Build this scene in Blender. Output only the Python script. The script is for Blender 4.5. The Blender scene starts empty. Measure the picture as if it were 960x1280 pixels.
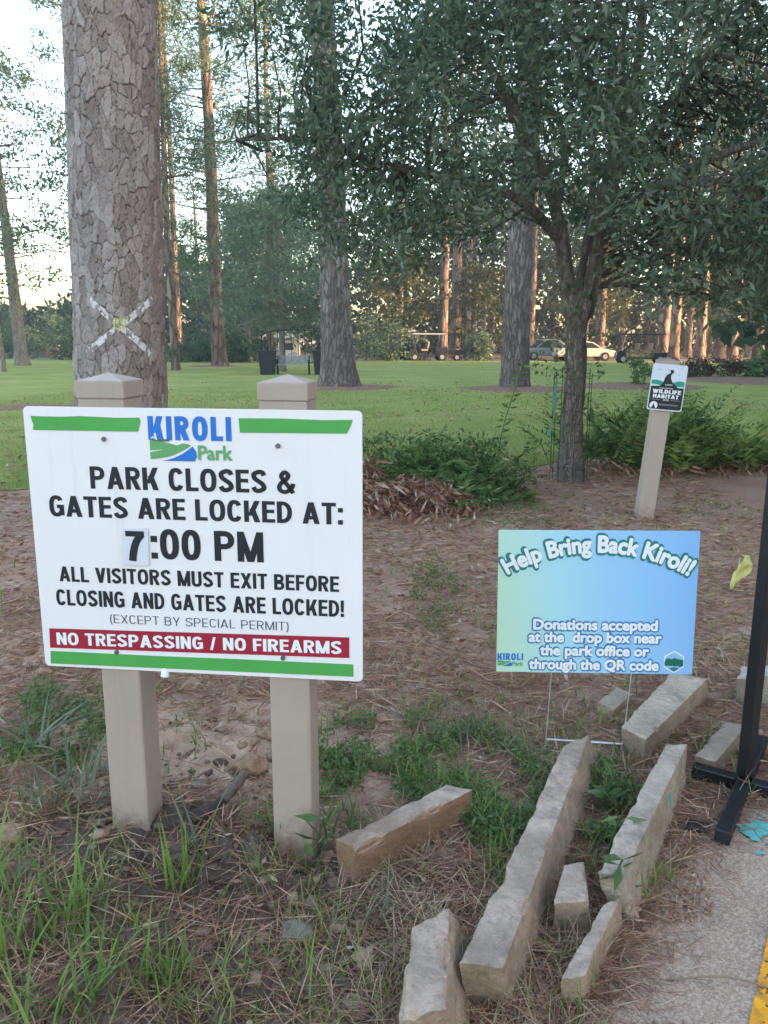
import bpy, bmesh, math
import numpy as np
from mathutils import Vector, Matrix
R_ = math.radians
S = bpy.context.scene
COL = S.collection

# ------------------------------------------------------------------ camera
cam = bpy.data.cameras.new('camera'); camo = bpy.data.objects.new('camera', cam); COL.objects.link(camo)
cam.sensor_fit = 'VERTICAL'; cam.sensor_height = 24.0; cam.lens = 1011.33 / 1280 * 24
cam.clip_start = 0.05; cam.clip_end = 2000
camo.location = (0, 0, 1.5)
camo.matrix_world = Matrix.Translation((0, 0, 1.5)) @ Matrix.Rotation(R_(90 - 12.013), 4, 'X') @ Matrix.Rotation(R_(0.216), 4, 'Z')
S.camera = camo
# ------------------------------------------------------------------ sky, sun, exposure
SUN_EL, SUN_AZ = R_(8.0), R_(99.0)          # low evening sun, behind the camera to the right
w = bpy.data.worlds.new('World'); S.world = w; w.use_nodes = True
nt = w.node_tree; bg = nt.nodes['Background']
sky = nt.nodes.new('ShaderNodeTexSky'); sky.sky_type = 'NISHITA'; sky.sun_disc = False
sky.sun_elevation = SUN_EL; sky.sun_rotation = SUN_AZ; sky.air_density = 1.0; sky.dust_density = 2.6; sky.ozone_density = 1.0
nt.links.new(sky.outputs[0], bg.inputs[0]); bg.inputs[1].default_value = 0.15
sun = bpy.data.lights.new('sun', 'SUN'); sun.energy = 2.4; sun.angle = R_(0.5); sun.color = (1.0, 0.62, 0.36)
suno = bpy.data.objects.new('sun', sun); COL.objects.link(suno)
sd = Vector((math.sin(SUN_AZ) * math.cos(SUN_EL), math.cos(SUN_AZ) * math.cos(SUN_EL), math.sin(SUN_EL)))
suno.rotation_euler = (-sd).to_track_quat('-Z', 'Y').to_euler(); suno.location = (30, -20, 30)
S.view_settings.view_transform = 'Standard'; S.view_settings.look = 'None'
S.view_settings.gamma = 1.0; S.view_settings.use_curve_mapping = False
S.view_settings.exposure = 3.2
S.cycles.use_denoising = True; S.cycles.max_bounces = 6; S.cycles.diffuse_bounces = 3
S.cycles.glossy_bounces = 2; S.cycles.transmission_bounces = 3; S.cycles.transparent_max_bounces = 4
S.cycles.caustics_reflective = False; S.cycles.caustics_refractive = False

# ------------------------------------------------------------------ numeric helpers
rng = np.random.default_rng(11)
def _h(ix, iy, iz, seed):
    n = (ix * 374761393 + iy * 668265263 + iz * 2147483647 + seed * 974634777).astype(np.int64)
    n = (n ^ (n >> 13)) * 1274126177
    n = n ^ (n >> 16)
    return (n & 0xffffff) / float(0xffffff)
def vnoise(x, y, z=0.0, seed=0):
    x, y, z = np.broadcast_arrays(np.asarray(x, float), np.asarray(y, float), np.asarray(z, float))
    ix, iy, iz = np.floor(x).astype(np.int64), np.floor(y).astype(np.int64), np.floor(z).astype(np.int64)
    fx, fy, fz = x - ix, y - iy, z - iz
    fx, fy, fz = [t * t * (3 - 2 * t) for t in (fx, fy, fz)]
    r = 0
    for a in (0, 1):
        for b in (0, 1):
            for c in (0, 1):
                wgt = (fx if a else 1 - fx) * (fy if b else 1 - fy) * (fz if c else 1 - fz)
                r = r + wgt * _h(ix + a, iy + b, iz + c, seed)
    return r * 2 - 1
def fbm(x, y, z=0.0, seed=0, octv=4):
    r = 0; a = 1.0; s = 1.0
    for k in range(octv):
        r = r + a * vnoise(np.asarray(x) * s, np.asarray(y) * s, np.asarray(z) * s, seed + k * 17); a *= .5; s *= 2.03
    return r
def sstep(a, b, x):
    t = np.clip((x - a) / (b - a), 0, 1); return t * t * (3 - 2 * t)
def unit(v): return v / np.maximum(np.linalg.norm(v, axis=-1, keepdims=True), 1e-9)

# ------------------------------------------------------------------ object helpers
def mesh_np(name, V, F, mat, parent=None, smooth=False, attrs=None):
    """links one mesh object; F is an (n,3) or (n,4) index array, or a list of them"""
    me = bpy.data.meshes.new(name)
    Fs = F if isinstance(F, list) else [F]
    Fs = [np.asarray(f) for f in Fs if len(f)]
    V = np.asarray(V, np.float32)
    me.vertices.add(len(V)); me.vertices.foreach_set('co', V.ravel())
    loops = np.concatenate([f.ravel() for f in Fs]).astype(np.int32)
    sizes = np.concatenate([np.full(len(f), f.shape[1]) for f in Fs])
    starts = np.concatenate([[0], np.cumsum(sizes)[:-1]]).astype(np.int32)
    me.loops.add(len(loops)); me.loops.foreach_set('vertex_index', loops)
    me.polygons.add(len(sizes)); me.polygons.foreach_set('loop_start', starts)
    me.update(calc_edges=True); me.validate()
    if smooth: me.polygons.foreach_set('use_smooth', np.ones(len(me.polygons), bool))
    for k, v in (attrs or {}).items():
        at = me.attributes.new(k, 'FLOAT', 'POINT'); at.data.foreach_set('value', np.asarray(v, np.float32).ravel())
    if mat: me.materials.append(mat)
    o = bpy.data.objects.new(name, me); COL.objects.link(o)
    if parent: o.parent = parent
    return o
def tag(o, label=None, cat=None, group=None, kind=None):
    if label: o['label'] = label
    if cat: o['category'] = cat
    if group: o['group'] = group
    if kind: o['kind'] = kind
    return o
def thing(name, label, cat, loc=(0, 0, 0), rotz=0, group=None):
    o = bpy.data.objects.new(name, None); COL.objects.link(o); o.empty_display_size = .2
    o.location = loc; o.rotation_euler = (0, 0, rotz)
    return tag(o, label, cat, group)
def dup(root, loc, rotz=0, scale=None, label=None):
    r = root.copy(); COL.objects.link(r); r.location = loc; r.rotation_euler = (0, 0, rotz)
    if scale: r.scale = scale
    if label: r['label'] = label
    for ch in list(root.children):
        c = ch.copy(); COL.objects.link(c); c.parent = r
        for g in list(ch.children):
            d = g.copy(); COL.objects.link(d); d.parent = c
    return r

class MB:
    """collects shapes for ONE mesh object"""
    def __init__(s): s.V = []; s.F = []; s.n = 0
    def add(s, V, F):
        for f in F: s.F.append([i + s.n for i in f])
        s.V.extend([tuple(v) for v in V]); s.n += len(V)
    def box(s, c, d, rot=None):
        V = []
        for x in (-.5, .5):
            for y in (-.5, .5):
                for z in (-.5, .5):
                    v = Vector((x * d[0], y * d[1], z * d[2]))
                    if rot is not None: v = rot @ v
                    V.append(v + Vector(c))
        s.add(V, [(0, 1, 3, 2), (4, 6, 7, 5), (0, 4, 5, 1), (2, 3, 7, 6), (0, 2, 6, 4), (1, 5, 7, 3)])
    def prism(s, poly, y0, y1):
        """polygon in x,z extruded along y"""
        n = len(poly)
        V = [(x, y0, z) for x, z in poly] + [(x, y1, z) for x, z in poly]
        s.add(V, [tuple(range(n)), tuple(range(2 * n - 1, n - 1, -1))] + [(i, i + n, (i + 1) % n + n, (i + 1) % n) for i in range(n)][::1])
    def tube(s, pts, r, n=8):
        V, F = tube(pts, r, n); s.add(V, [tuple(f) for f in F])
        s.F.append([s.n - n + i for i in range(n)]); s.F.append([s.n - len(V) + i for i in range(n)][::-1])
    def wheel(s, c, r, wd, n=20, axis='Y'):
        V = []
        for k in (-.5, .5):
            for i in range(n):
                a = 2 * math.pi * i / n
                V.append((c[0] + r * math.cos(a), c[1] + k * wd, c[2] + r * math.sin(a)) if axis == 'Y' else (c[0] + k * wd, c[1] + r * math.cos(a), c[2] + r * math.sin(a)))
        s.add(V, [tuple(range(n)), tuple(range(2 * n - 1, n - 1, -1))] + [(i, i + n, (i + 1) % n + n, (i + 1) % n) for i in range(n)])
    def build(s, name, mat, parent=None, bevel=0, smooth=False):
        me = bpy.data.meshes.new(name); me.from_pydata(s.V, [], s.F)
        bm = bmesh.new(); bm.from_mesh(me); bmesh.ops.recalc_face_normals(bm, faces=bm.faces)
        bm.to_mesh(me); bm.free()
        if smooth:
            for p in me.polygons: p.use_smooth = True
        me.materials.append(mat)
        o = bpy.data.objects.new(name, me); COL.objects.link(o)
        if parent: o.parent = parent
        if bevel:
            m = o.modifiers.new('bevel', 'BEVEL'); m.width = bevel; m.segments = 2; m.limit_method = 'ANGLE'; m.angle_limit = R_(40)
        return o
def tube(pts, rad, n=8):
    pts = np.asarray(pts, float); m = len(pts); rad = np.broadcast_to(np.asarray(rad, float), (m,))
    t = unit(np.gradient(pts, axis=0)); ref = np.array([0, 0, 1.0]) if abs(t[0][2]) < .9 else np.array([1.0, 0, 0])
    V = []; u = unit(np.cross(ref, t[0]))
    for i in range(m):
        u = unit(u - t[i] * (u @ t[i])); v = np.cross(t[i], u)
        a = np.arange(n) * 2 * np.pi / n
        V.append(pts[i] + rad[i] * (np.cos(a)[:, None] * u + np.sin(a)[:, None] * v))
    F = [(i * n + j, i * n + (j + 1) % n, (i + 1) * n + (j + 1) % n, (i + 1) * n + j) for i in range(m - 1) for j in range(n)]
    return np.concatenate(V), np.array(F)
def merge(parts):
    V = []; F = []; n = 0
    for v, f in parts: V.append(v); F.append(np.asarray(f) + n); n += len(v)
    return np.concatenate(V), np.concatenate(F)
def curve_pts(ctrl, k=8):
    """Catmull-Rom through control points"""
    P = np.asarray(ctrl, float); P = np.vstack([2 * P[0] - P[1], P, 2 * P[-1] - P[-2]]); out = []
    for i in range(1, len(P) - 2):
        for t in np.linspace(0, 1, k, endpoint=False):
            a, b, c, d = P[i - 1:i + 3]
            out.append(.5 * ((2 * b) + (c - a) * t + (2 * a - 5 * b + 4 * c - d) * t * t + (3 * b - a - 3 * c + d) * t ** 3))
    out.append(P[-2]); return np.array(out)
def rnd_dir(n):
    return unit(rng.normal(size=(n, 3)))
def leaf_quads(pos, d, L, W, bend=.12):
    """pointed leaves: two quads folded along the midrib"""
    n = len(pos); d = unit(d); L = np.broadcast_to(L, (n,))[:, None]; W = np.broadcast_to(W, (n,))[:, None]
    s = unit(np.cross(d, rnd_dir(n))); u = np.cross(s, d)
    mid = pos + d * L * .45 - u * L * bend * .5
    V = np.stack([pos, mid + s * W * .5 + u * W * .18, pos + d * L - u * L * bend, mid - s * W * .5 + u * W * .18, mid], 1).reshape(-1, 3)
    i = np.arange(n)[:, None] * 5
    return V, np.concatenate([i + [0, 1, 2, 4], i + [0, 4, 2, 3]], 0)
def blades(base, length, width, az, lean, curl, segs=4):
    """grass blades: tapering strips that bow over"""
    n = len(base); rows = []
    dirh = np.stack([np.cos(az), np.sin(az), 0 * az], 1); side = np.stack([-np.sin(az), np.cos(az), 0 * az], 1)
    p = base.copy(); ang = lean.copy(); step = length / segs
    for k in range(segs + 1):
        wd = width * (1 - (k / segs) ** 1.6 * .93) * (.75 if k == 0 else 1)
        rows.append(np.stack([p - side * wd[:, None] / 2, p + side * wd[:, None] / 2], 1))
        p = p + (np.cos(ang)[:, None] * np.array([0, 0, 1.0]) + np.sin(ang)[:, None] * dirh) * step[:, None]
        ang = ang + curl / segs
    V = np.stack(rows, 1).reshape(-1, 3)
    b = np.arange(n)[:, None] * (2 * (segs + 1)); F = [b + [2 * k, 2 * k + 1, 2 * k + 3, 2 * k + 2] for k in range(segs)]
    return V, np.concatenate(F, 0)
def scatter_box(mb_verts): pass

# ------------------------------------------------------------------ materials
class NB:
    def __init__(s, name, rough=.7, spec=.3):
        s.m = bpy.data.materials.new(name); s.m.use_nodes = True; s.t = s.m.node_tree
        s.b = s.t.nodes['Principled BSDF']; s.b.inputs['Roughness'].default_value = rough
        s.b.inputs['Specular IOR Level'].default_value = spec
    def n(s, k, **kw):
        nd = s.t.nodes.new(k)
        for a, v in kw.items():
            if a.startswith('i_'):
                key = a[2:].replace('_', ' '); nd.inputs[key].default_value = v
            else: setattr(nd, a, v)
        return nd
    def l(s, a, b): s.t.links.new(a, b)
    def coords(s, kind='Object', scale=(1, 1, 1)):
        tc = s.n('ShaderNodeTexCoord'); mp = s.n('ShaderNodeMapping'); mp.inputs['Scale'].default_value = scale
        s.l(tc.outputs[kind], mp.inputs[0]); return mp.outputs[0]
    def noise(s, vec, scale, detail=5, rough=.6, dist=0):
        nd = s.n('ShaderNodeTexNoise'); nd.inputs['Scale'].default_value = scale; nd.inputs['Detail'].default_value = detail
        nd.inputs['Roughness'].default_value = rough; nd.inputs['Distortion'].default_value = dist
        if vec is not None: s.l(vec, nd.inputs['Vector'])
        return nd.outputs['Fac']
    def ramp(s, fac, stops, interp='LINEAR'):
        nd = s.n('ShaderNodeValToRGB'); cr = nd.color_ramp; cr.interpolation = interp
        while len(cr.elements) < len(stops): cr.elements.new(.5)
        for e, (p, c) in zip(cr.elements, stops): e.position = p; e.color = (*c, 1) if len(c) == 3 else c
        s.l(fac, nd.inputs[0]); return nd.outputs[0]
    def mix(s, fac, a, b, mode='MIX'):
        nd = s.n('ShaderNodeMix', data_type='RGBA', blend_type=mode)
        if isinstance(fac, (int, float)): nd.inputs[0].default_value = fac
        else: s.l(fac, nd.inputs[0])
        for k, v in ((6, a), (7, b)):
            if isinstance(v, tuple): nd.inputs[k].default_value = (*v, 1) if len(v) == 3 else v
            else: s.l(v, nd.inputs[k])
        return nd.outputs[2]
    def math(s, op, a, b=None):
        nd = s.n('ShaderNodeMath', operation=op)
        for k, v in ((0, a), (1, b)):
            if v is None: continue
            if isinstance(v, (int, float)): nd.inputs[k].default_value = v
            else: s.l(v, nd.inputs[k])
        return nd.outputs[0]
    def attr(s, name):
        return s.n('ShaderNodeAttribute', attribute_name=name).outputs['Fac']
    def bump(s, h, strength=.5, dist=.02):
        nd = s.n('ShaderNodeBump'); nd.inputs['Strength'].default_value = strength; nd.inputs['Distance'].default_value = dist
        s.l(h, nd.inputs['Height']); s.l(nd.outputs[0], s.b.inputs['Normal'])
    def base(s, c):
        if isinstance(c, tuple): s.b.inputs['Base Color'].default_value = (*c, 1)
        else: s.l(c, s.b.inputs['Base Color'])
        return s
def srgb(r, g, b):
    f = lambda c: ((c / 255 + .055) / 1.055) ** 2.4 if c > 10 else c / 255 / 12.92
    return (f(r), f(g), f(b))
def mat_plain(name, c, rough=.5, var=.12, scale=8, spec=.3, metal=0, bump=0):
    b = NB(name, rough, spec); v = b.coords()
    n = b.noise(v, scale, 6, .65)
    lo = tuple(x * (1 - var) for x in c); hi = tuple(min(1, x * (1 + var)) for x in c)
    b.base(b.ramp(n, [(.3, lo), (.7, hi)])); b.b.inputs['Metallic'].default_value = metal
    if bump: b.bump(b.noise(v, scale * 6, 5), bump, .01)
    return b.m
def mat_leaf(name, cols, transl=.25, rough=.6, spec=.15):
    """leaf colours picked at random for every leaf; some light passes through"""
    b = NB(name, rough, spec)
    g = b.n('ShaderNodeNewGeometry'); st = [(i / len(cols), c) for i, c in enumerate(cols)]
    col = b.ramp(g.outputs['Random Per Island'], st, 'CONSTANT')
    big = b.noise(b.coords('Object'), .55, 2)
    col = b.mix(b.ramp(big, [(.35, (0, 0, 0)), (.65, (1, 1, 1))]), b.mix(.35, col, (.6, .62, .6), 'MULTIPLY'), col)
    b.base(col)
    tr = b.n('ShaderNodeBsdfTranslucent'); b.l(col, tr.inputs[0])
    ms = b.n('ShaderNodeMixShader'); ms.inputs[0].default_value = transl
    b.l(b.b.outputs[0], ms.inputs[1]); b.l(tr.outputs[0], ms.inputs[2])
    b.l(ms.outputs[0], b.t.nodes['Material Output'].inputs[0]); return b.m
def mat_bark(name, cols, sc=6, stretch=.35, bump=.8, dist=.05, crack=None):
    b = NB(name, .9, .1); v = b.coords('Object', (1, 1, stretch))
    n0 = b.noise(v, sc * 1.4, 6, .65)
    vo = b.n('ShaderNodeTexVoronoi', feature='DISTANCE_TO_EDGE'); vo.inputs['Scale'].default_value = sc
    wp = b.mix(.12, v, n0, 'LINEAR_LIGHT'); b.l(wp, vo.inputs['Vector'])
    vc = b.n('ShaderNodeTexVoronoi'); vc.inputs['Scale'].default_value = sc; b.l(wp, vc.inputs['Vector'])
    sep = b.n('ShaderNodeSeparateColor'); b.l(vc.outputs['Color'], sep.inputs[0])
    plate = b.ramp(b.math('ADD', b.math('MULTIPLY', sep.outputs[0], .5), b.math('MULTIPLY', n0, .5)), [(.25, cols[0]), (.5, cols[1]), (.75, cols[2])])
    edge = b.ramp(vo.outputs['Distance'], [(0, (0, 0, 0)), (.14, (1, 1, 1))])
    b.base(b.mix(edge, tuple(x * .68 for x in cols[0]), plate) if crack is None else b.mix(edge, crack, plate))
    b.bump(b.math('ADD', b.math('MULTIPLY', edge, .8), b.math('MULTIPLY', b.noise(v, sc * 6, 6, .7), .35)), bump, dist)
    return b.m

M = {}
M['post'] = mat_plain('taupe_vinyl', (.395, .315, .255), .55, .06, 5)
b = NB('taupe_vinyl_post', .5, .35); v = b.coords(); sx = b.n('ShaderNodeSeparateXYZ'); b.l(v, sx.inputs[0])
n0 = b.noise(v, 6, 6, .65); n1 = b.noise(v, 34, 6, .7); st_ = b.noise(b.coords('Object', (60, 60, 2.2)), 1.0, 4, .6)
c = b.ramp(n0, [(.3, (.385, .30, .25)), (.7, (.43, .338, .28))]); c = b.mix(b.ramp(st_, [(.52, (0, 0, 0)), (.75, (.35, .35, .35))]), c, (.30, .24, .19))
dirt = b.ramp(b.math('ADD', b.math('MULTIPLY', sx.outputs[2], -2.4), b.math('ADD', b.math('MULTIPLY', n1, .9), b.math('MULTIPLY', n0, .5))), [(.38, (0, 0, 0)), (.72, (.9, .9, .9))])
c = b.mix(dirt, c, (.22, .145, .10)); c = b.mix(b.ramp(n1, [(.66, (0, 0, 0)), (.74, (.4, .4, .4))]), c, (.25, .21, .17)); b.base(c); b.bump(n1, .06, .004); M['post'] = b.m
M['board'] = mat_plain('white_sign_board', (.78, .755, .78), .42, .025, 4)
b = NB('white_sign_board', .42, .3); v = b.coords(); n0 = b.noise(v, 3, 5, .6); st_ = b.noise(b.coords('Object', (26, 26, 1.6)), 1.0, 5, .7); n1 = b.noise(v, 160, 3, .7)
c = b.ramp(n0, [(.3, (.79, .74, .755)), (.7, (.825, .775, .79))]); c = b.mix(b.ramp(st_, [(.56, (0, 0, 0)), (.8, (.5, .5, .5))]), c, (.60, .57, .55)); c = b.mix(b.ramp(n1, [(.70, (0, 0, 0)), (.76, (.6, .6, .6))]), c, (.45, .40, .36)); b.base(c); M['board'] = b.m
M['ink'] = mat_plain('black_lettering', (.022, .025, .032), .45, .1)
M['greytext'] = mat_plain('thin_grey_lettering', (.09, .095, .11), .5, .1)
M['green_tape'] = mat_plain('green_tape', (.085, .36, .085), .4, .08, 6)
M['red'] = mat_plain('red_banner', (.36, .022, .045), .4, .06)
M['white'] = mat_plain('white_lettering', (.8, .8, .82), .5, .02)
M['blue'] = mat_plain('logo_blue', (.03, .17, .56), .4, .05)
M['lgreen'] = mat_plain('logo_green', (.13, .36, .14), .4, .05)
M['lgrey'] = mat_plain('logo_grey', (.10, .13, .14), .5, .1)
M['steel'] = mat_plain('dull_steel', (.2, .2, .21), .4, .1, metal=.7)
M['patch'] = mat_plain('number_patch', (.66, .66, .72), .4, .02)
M['black'] = mat_plain('black_metal', (.012, .012, .014), .38, .25, 10, .4)
M['wire'] = mat_plain('galvanised_wire', (.6, .6, .62), .35, .1, metal=.5)
M['flag'] = mat_plain('yellow_plastic', (.58, .54, .20), .7, .22, 22)
M['cage'] = mat_plain('green_wire', (.015, .05, .04), .5, .1)
M['iron'] = mat_plain('dark_iron', (.018, .02, .024), .5, .2)
M['benchgrey'] = mat_plain('weathered_bench', (.30, .32, .33), .6, .15)
M['bin'] = mat_plain('charcoal_plastic', (.022, .025, .03), .55, .15)
M['tyre'] = mat_plain('tyre_rubber', (.015, .015, .016), .8, .2)
M['rim'] = mat_plain('wheel_rim', (.45, .45, .46), .35, .1, metal=.6)
M['glass'] = mat_plain('dark_window', (.03, .04, .045), .08, .1, spec=.6)
M['carcream'] = mat_plain('cream_car_paint', (.55, .49, .42), .3, .04, spec=.5)
M['carblue'] = mat_plain('grey_blue_car_paint', (.14, .17, .185), .3, .05, spec=.5)
M['cartdark'] = mat_plain('dark_cart_paint', (.02, .022, .024), .4, .15)
M['cartroof'] = mat_plain('grey_cart_roof', (.35, .38, .4), .45, .08)
M['cartseat'] = mat_plain('tan_cart_seat', (.35, .27, .19), .6, .1)
M['redpaint'] = mat_plain('red_paint', (.4, .06, .03), .5, .1)
M['pole'] = mat_plain('grey_pole', (.28, .3, .31), .5, .1)
M['yellowpaint'] = None
M['oakleaf'] = mat_leaf('oak_leaves', [(.105, .155, .095), (.15, .21, .13), (.08, .125, .08), (.215, .265, .18), (.14, .18, .10)], .34, .5, .22)
M['fern'] = mat_leaf('fern_leaves', [(.10, .175, .06), (.15, .23, .075), (.075, .135, .05), (.20, .27, .095)], .28, .6, .12)
M['fernlight'] = mat_leaf('yellow_green_fern', [(.18, .27, .07), (.23, .31, .08), (.12, .2, .06), (.28, .34, .10)], .25)
M['dryfern'] = mat_leaf('dry_fronds', [(.34, .165, .115), (.44, .25, .18), (.22, .105, .08), (.55, .40, .32), (.29, .13, .09)], .1, .9, .05)
M['grass'] = mat_leaf('grass_blades', [(.15, .25, .05), (.20, .31, .06), (.12, .2, .055), (.25, .32, .09)], .35, .5, .25)
M['greygrass'] = mat_leaf('grey_green_blades', [(.13, .19, .105), (.17, .23, .14), (.10, .15, .08), (.21, .25, .14)], .3, .5, .25)
M['weed'] = mat_leaf('weed_leaves', [(.11, .19, .065), (.15, .235, .085), (.085, .15, .055), (.14, .19, .10)], .3)
M['straw'] = mat_leaf('pine_straw', [(.40, .21, .135), (.48, .29, .19), (.28, .145, .095), (.58, .40, .28), (.36, .18, .125), (.22, .115, .085)], .05, .9, .05)
M['drygrass'] = mat_leaf('dead_grass', [(.40, .31, .19), (.50, .40, .26), (.30, .22, .14), (.25, .17, .11)], .1, .9, .05)
M['litter'] = mat_leaf('leaf_litter', [(.33, .19, .12), (.42, .27, .18), (.22, .13, .09), (.48, .36, .27), (.38, .2, .14)], .05, .9, .05)
M['lawnblade'] = mat_leaf('lawn_blades', [(.19, .24, .055), (.23, .28, .07), (.16, .21, .05), (.28, .30, .09)], .3, .6, .15)
M['pineleaf'] = mat_leaf('pine_needles', [(.075, .12, .07), (.095, .145, .075), (.115, .155, .075), (.065, .10, .065)], .25)
M['treeleaf'] = mat_leaf('mixed_tree_leaves', [(.09, .145, .08), (.115, .17, .10), (.075, .12, .075), (.14, .185, .095)], .28)
M['paleleaf'] = mat_leaf('pale_tree_leaves', [(.14, .20, .13), (.17, .23, .14), (.12, .17, .115), (.2, .25, .15)], .3)
M['warmleaf'] = mat_leaf('autumn_tree_leaves', [(.08, .105, .035), (.105, .11, .036), (.065, .09, .034), (.15, .105, .035), (.05, .078, .03)], .28)
M['farleaf'] = mat_leaf('far_wood_leaves', [(.045, .08, .036), (.062, .095, .042), (.036, .062, .032), (.08, .10, .042), (.075, .078, .04)], .28)
M['hedge'] = mat_leaf('reddish_hedge', [(.12, .06, .05), (.08, .07, .04), (.06, .08, .04), (.16, .08, .06)], .2)
M['bark'] = mat_bark('pine_bark', [(.17, .125, .105), (.25, .195, .165), (.33, .27, .235)], 9, .45, .6, .02)
M['farbark'] = mat_bark('far_pine_bark', [(.15, .10, .08), (.22, .16, .13), (.30, .23, .19)], 3.2, .3, 1, .08)
M['midbark'] = mat_bark('mid_pine_bark', [(.14, .112, .10), (.2, .165, .15), (.27, .23, .21)], 8.5, .26, .7, .05)
M['oakbark'] = mat_bark('oak_bark', [(.15, .12, .10), (.27, .23, .195), (.42, .38, .335)], 34, .22, .8, .012)
M['twig'] = mat_plain('twig_bark', (.11, .09, .07), .9, .3, 20)

def mat_bigbark():
    b = NB('plated_pine_bark', .9, .12); v = b.coords()
    n0 = b.noise(v, 9, 8, .7); n1 = b.noise(v, 45, 6, .7)
    plate = b.attr('plate')
    f = b.math('ADD', b.math('MULTIPLY', plate, .40), b.math('ADD', b.math('MULTIPLY', n0, .5), b.math('MULTIPLY', n1, .32)))
    col = b.ramp(f, [(.25, (.16, .13, .115)), (.42, (.225, .185, .168)), (.58, (.28, .238, .222)), (.8, (.36, .32, .305))])
    big = b.noise(b.coords('Object', (1, 1, .4)), 1.3, 3)
    col = b.mix(b.ramp(big, [(.4, (0, 0, 0)), (.65, (.6, .6, .6))]), col, b.mix(.5, col, (.36, .22, .17), 'MIX'))
    col = b.mix(b.math('MULTIPLY', b.attr('crack'), .85), col, (.075, .055, .047))
    b.base(col); b.bump(b.math('ADD', n1, b.noise(v, 130, 4, .7)), .55, .008); return b.m
M['bigbark'] = mat_bigbark()

def mat_stone(name, top, side, stain, seed):
    b = NB(name, .85, .2); tc = b.coords('Object', (1, 1, 1))
    mp = b.n('ShaderNodeMapping'); mp.inputs['Location'].default_value = (seed * 3.1, seed * 1.7, 0); b.l(tc, mp.inputs[0]); v = mp.outputs[0]
    g = b.n('ShaderNodeNewGeometry'); sx = b.n('ShaderNodeSeparateXYZ'); b.l(g.outputs['Normal'], sx.inputs[0])
    n0 = b.noise(v, 7, 8, .65, .4); n1 = b.noise(v, 60, 6, .75)
    c_top = b.ramp(n0, [(.3, tuple(x * .62 for x in top)), (.5, top), (.72, tuple(min(1, x * 1.25) for x in top))])
    c_side = b.ramp(n0, [(.3, stain), (.5, side), (.75, tuple(min(1, x * 1.18) for x in side))])
    up = b.ramp(sx.outputs[2], [(.45, (0, 0, 0)), (.8, (1, 1, 1))])
    col = b.mix(up, c_side, c_top)
    col = b.mix(b.ramp(n1, [(.35, (.75, .75, .75)), (.6, (0, 0, 0))]), col, b.mix(.6, col, (.55, .52, .5), 'MULTIPLY'))
    pit = b.n('ShaderNodeTexVoronoi'); pit.inputs['Scale'].default_value = 70; b.l(v, pit.inputs['Vector'])
    n2 = b.noise(v, 18, 8, .75, 1.2); stn = b.ramp(b.noise(v, 3.2, 4, .6), [(.5, (0, 0, 0)), (.64, (.55, .55, .55))])
    col = b.mix(stn, col, stain); lich = b.noise(v, 11, 6, .7, .8); col = b.mix(b.ramp(lich, [(.56, (0, 0, 0)), (.66, (.5, .5, .5))]), col, (.22, .21, .16)); col = b.mix(b.ramp(b.noise(v, 26, 5, .8), [(.6, (0, 0, 0)), (.68, (.6, .6, .6))]), col, (.17, .13, .10)); col = b.mix(b.ramp(n2, [(.38, (.5, .5, .5)), (.5, (0, 0, 0))]), col, tuple(x * .5 for x in top))
    col = b.mix(b.ramp(n2, [(.62, (0, 0, 0)), (.72, (.5, .5, .5))]), col, tuple(min(1, x * 1.45) for x in top))
    b.base(col); b.bump(b.math('ADD', b.math('ADD', b.math('MULTIPLY', n1, .6), n2), b.math('MULTIPLY', b.ramp(pit.outputs['Distance'], [(.0, (0, 0, 0)), (.3, (1, 1, 1))]), .25)), .9, .014); return b.m

# ------------------------------------------------------------------ ground
def pave_d(x, y):
    """signed distance-like value: >0 inside the gravelly parking lot, right of its ragged edge"""
    ex = np.interp(y, [-40, 1.2, 1.54, 1.65, 1.81, 2.0, 2.24, 2.45, 3.2, 4.5], [.38, .40, .46, .56, .70, .82, 1.02, 1.33, 2.1, 3.4])
    return x - ex + .035 * fbm(x * 6, y * 6, 0, 5, 3)
LAWN_X = [-60, -20, -4, -2.4, -1.2, -.3, .6, 1.1, 1.84, 2.65, 3.6, 5.5, 12, 60]
LAWN_Y = [7.2, 7.4, 8.0, 8.5, 9.2, 9.6, 9.3, 9.1, 9.7, 10.4, 11.2, 11.5, 11.8, 12]
def lawn_edge(x): return np.interp(x, LAWN_X, LAWN_Y) + .16 * fbm(np.asarray(x) * 1.6, 3.3, 0, 9, 3)
def mound(x, y): return .045 * np.exp(-(((x + .6) / .5) ** 2 + ((y - 2.05) / .35) ** 2))
def ground_h(x, y):
    x = np.asarray(x, float); y = np.asarray(y, float)
    near = (1 - sstep(6.5, 9, y)) * sstep(-2, 0, y) * (1 - sstep(5, 9, np.abs(x))) * (1 - .6 * sstep(-.35, -.05, x) * (1 - sstep(3, 4, y)))
    flat = 1 - sstep(-.10, .0, pave_d(x, y)); pd = pave_d(x, y); low = -.034 * sstep(-.3, -.1, x) * (1 - sstep(2.9, 3.5, y)) * near * sstep(-.04, -.16, pd)
    soilz = 1 + 1.3 * sstep(.2, -.2, x) * sstep(3.3, 2.6, y)
    n = .018 * fbm(x * 1.7, y * 1.7, 0, 1, 3) + soilz * (.013 * fbm(x * 8, y * 8, 0, 2, 3) + .006 * fbm(x * 30, y * 30, 0, 3, 2))
    cl = np.clip(fbm(x * 11, y * 11, 0, 4, 2) - .55, 0, 1) * .05
    return (n + cl) * near * flat * sstep(-.02, -.3, pd) + (mound(x, y) * near + .016 * np.exp(-((pd + .10) / .07) ** 2)) * flat - .016 * (1 - flat) * near + low
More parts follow.
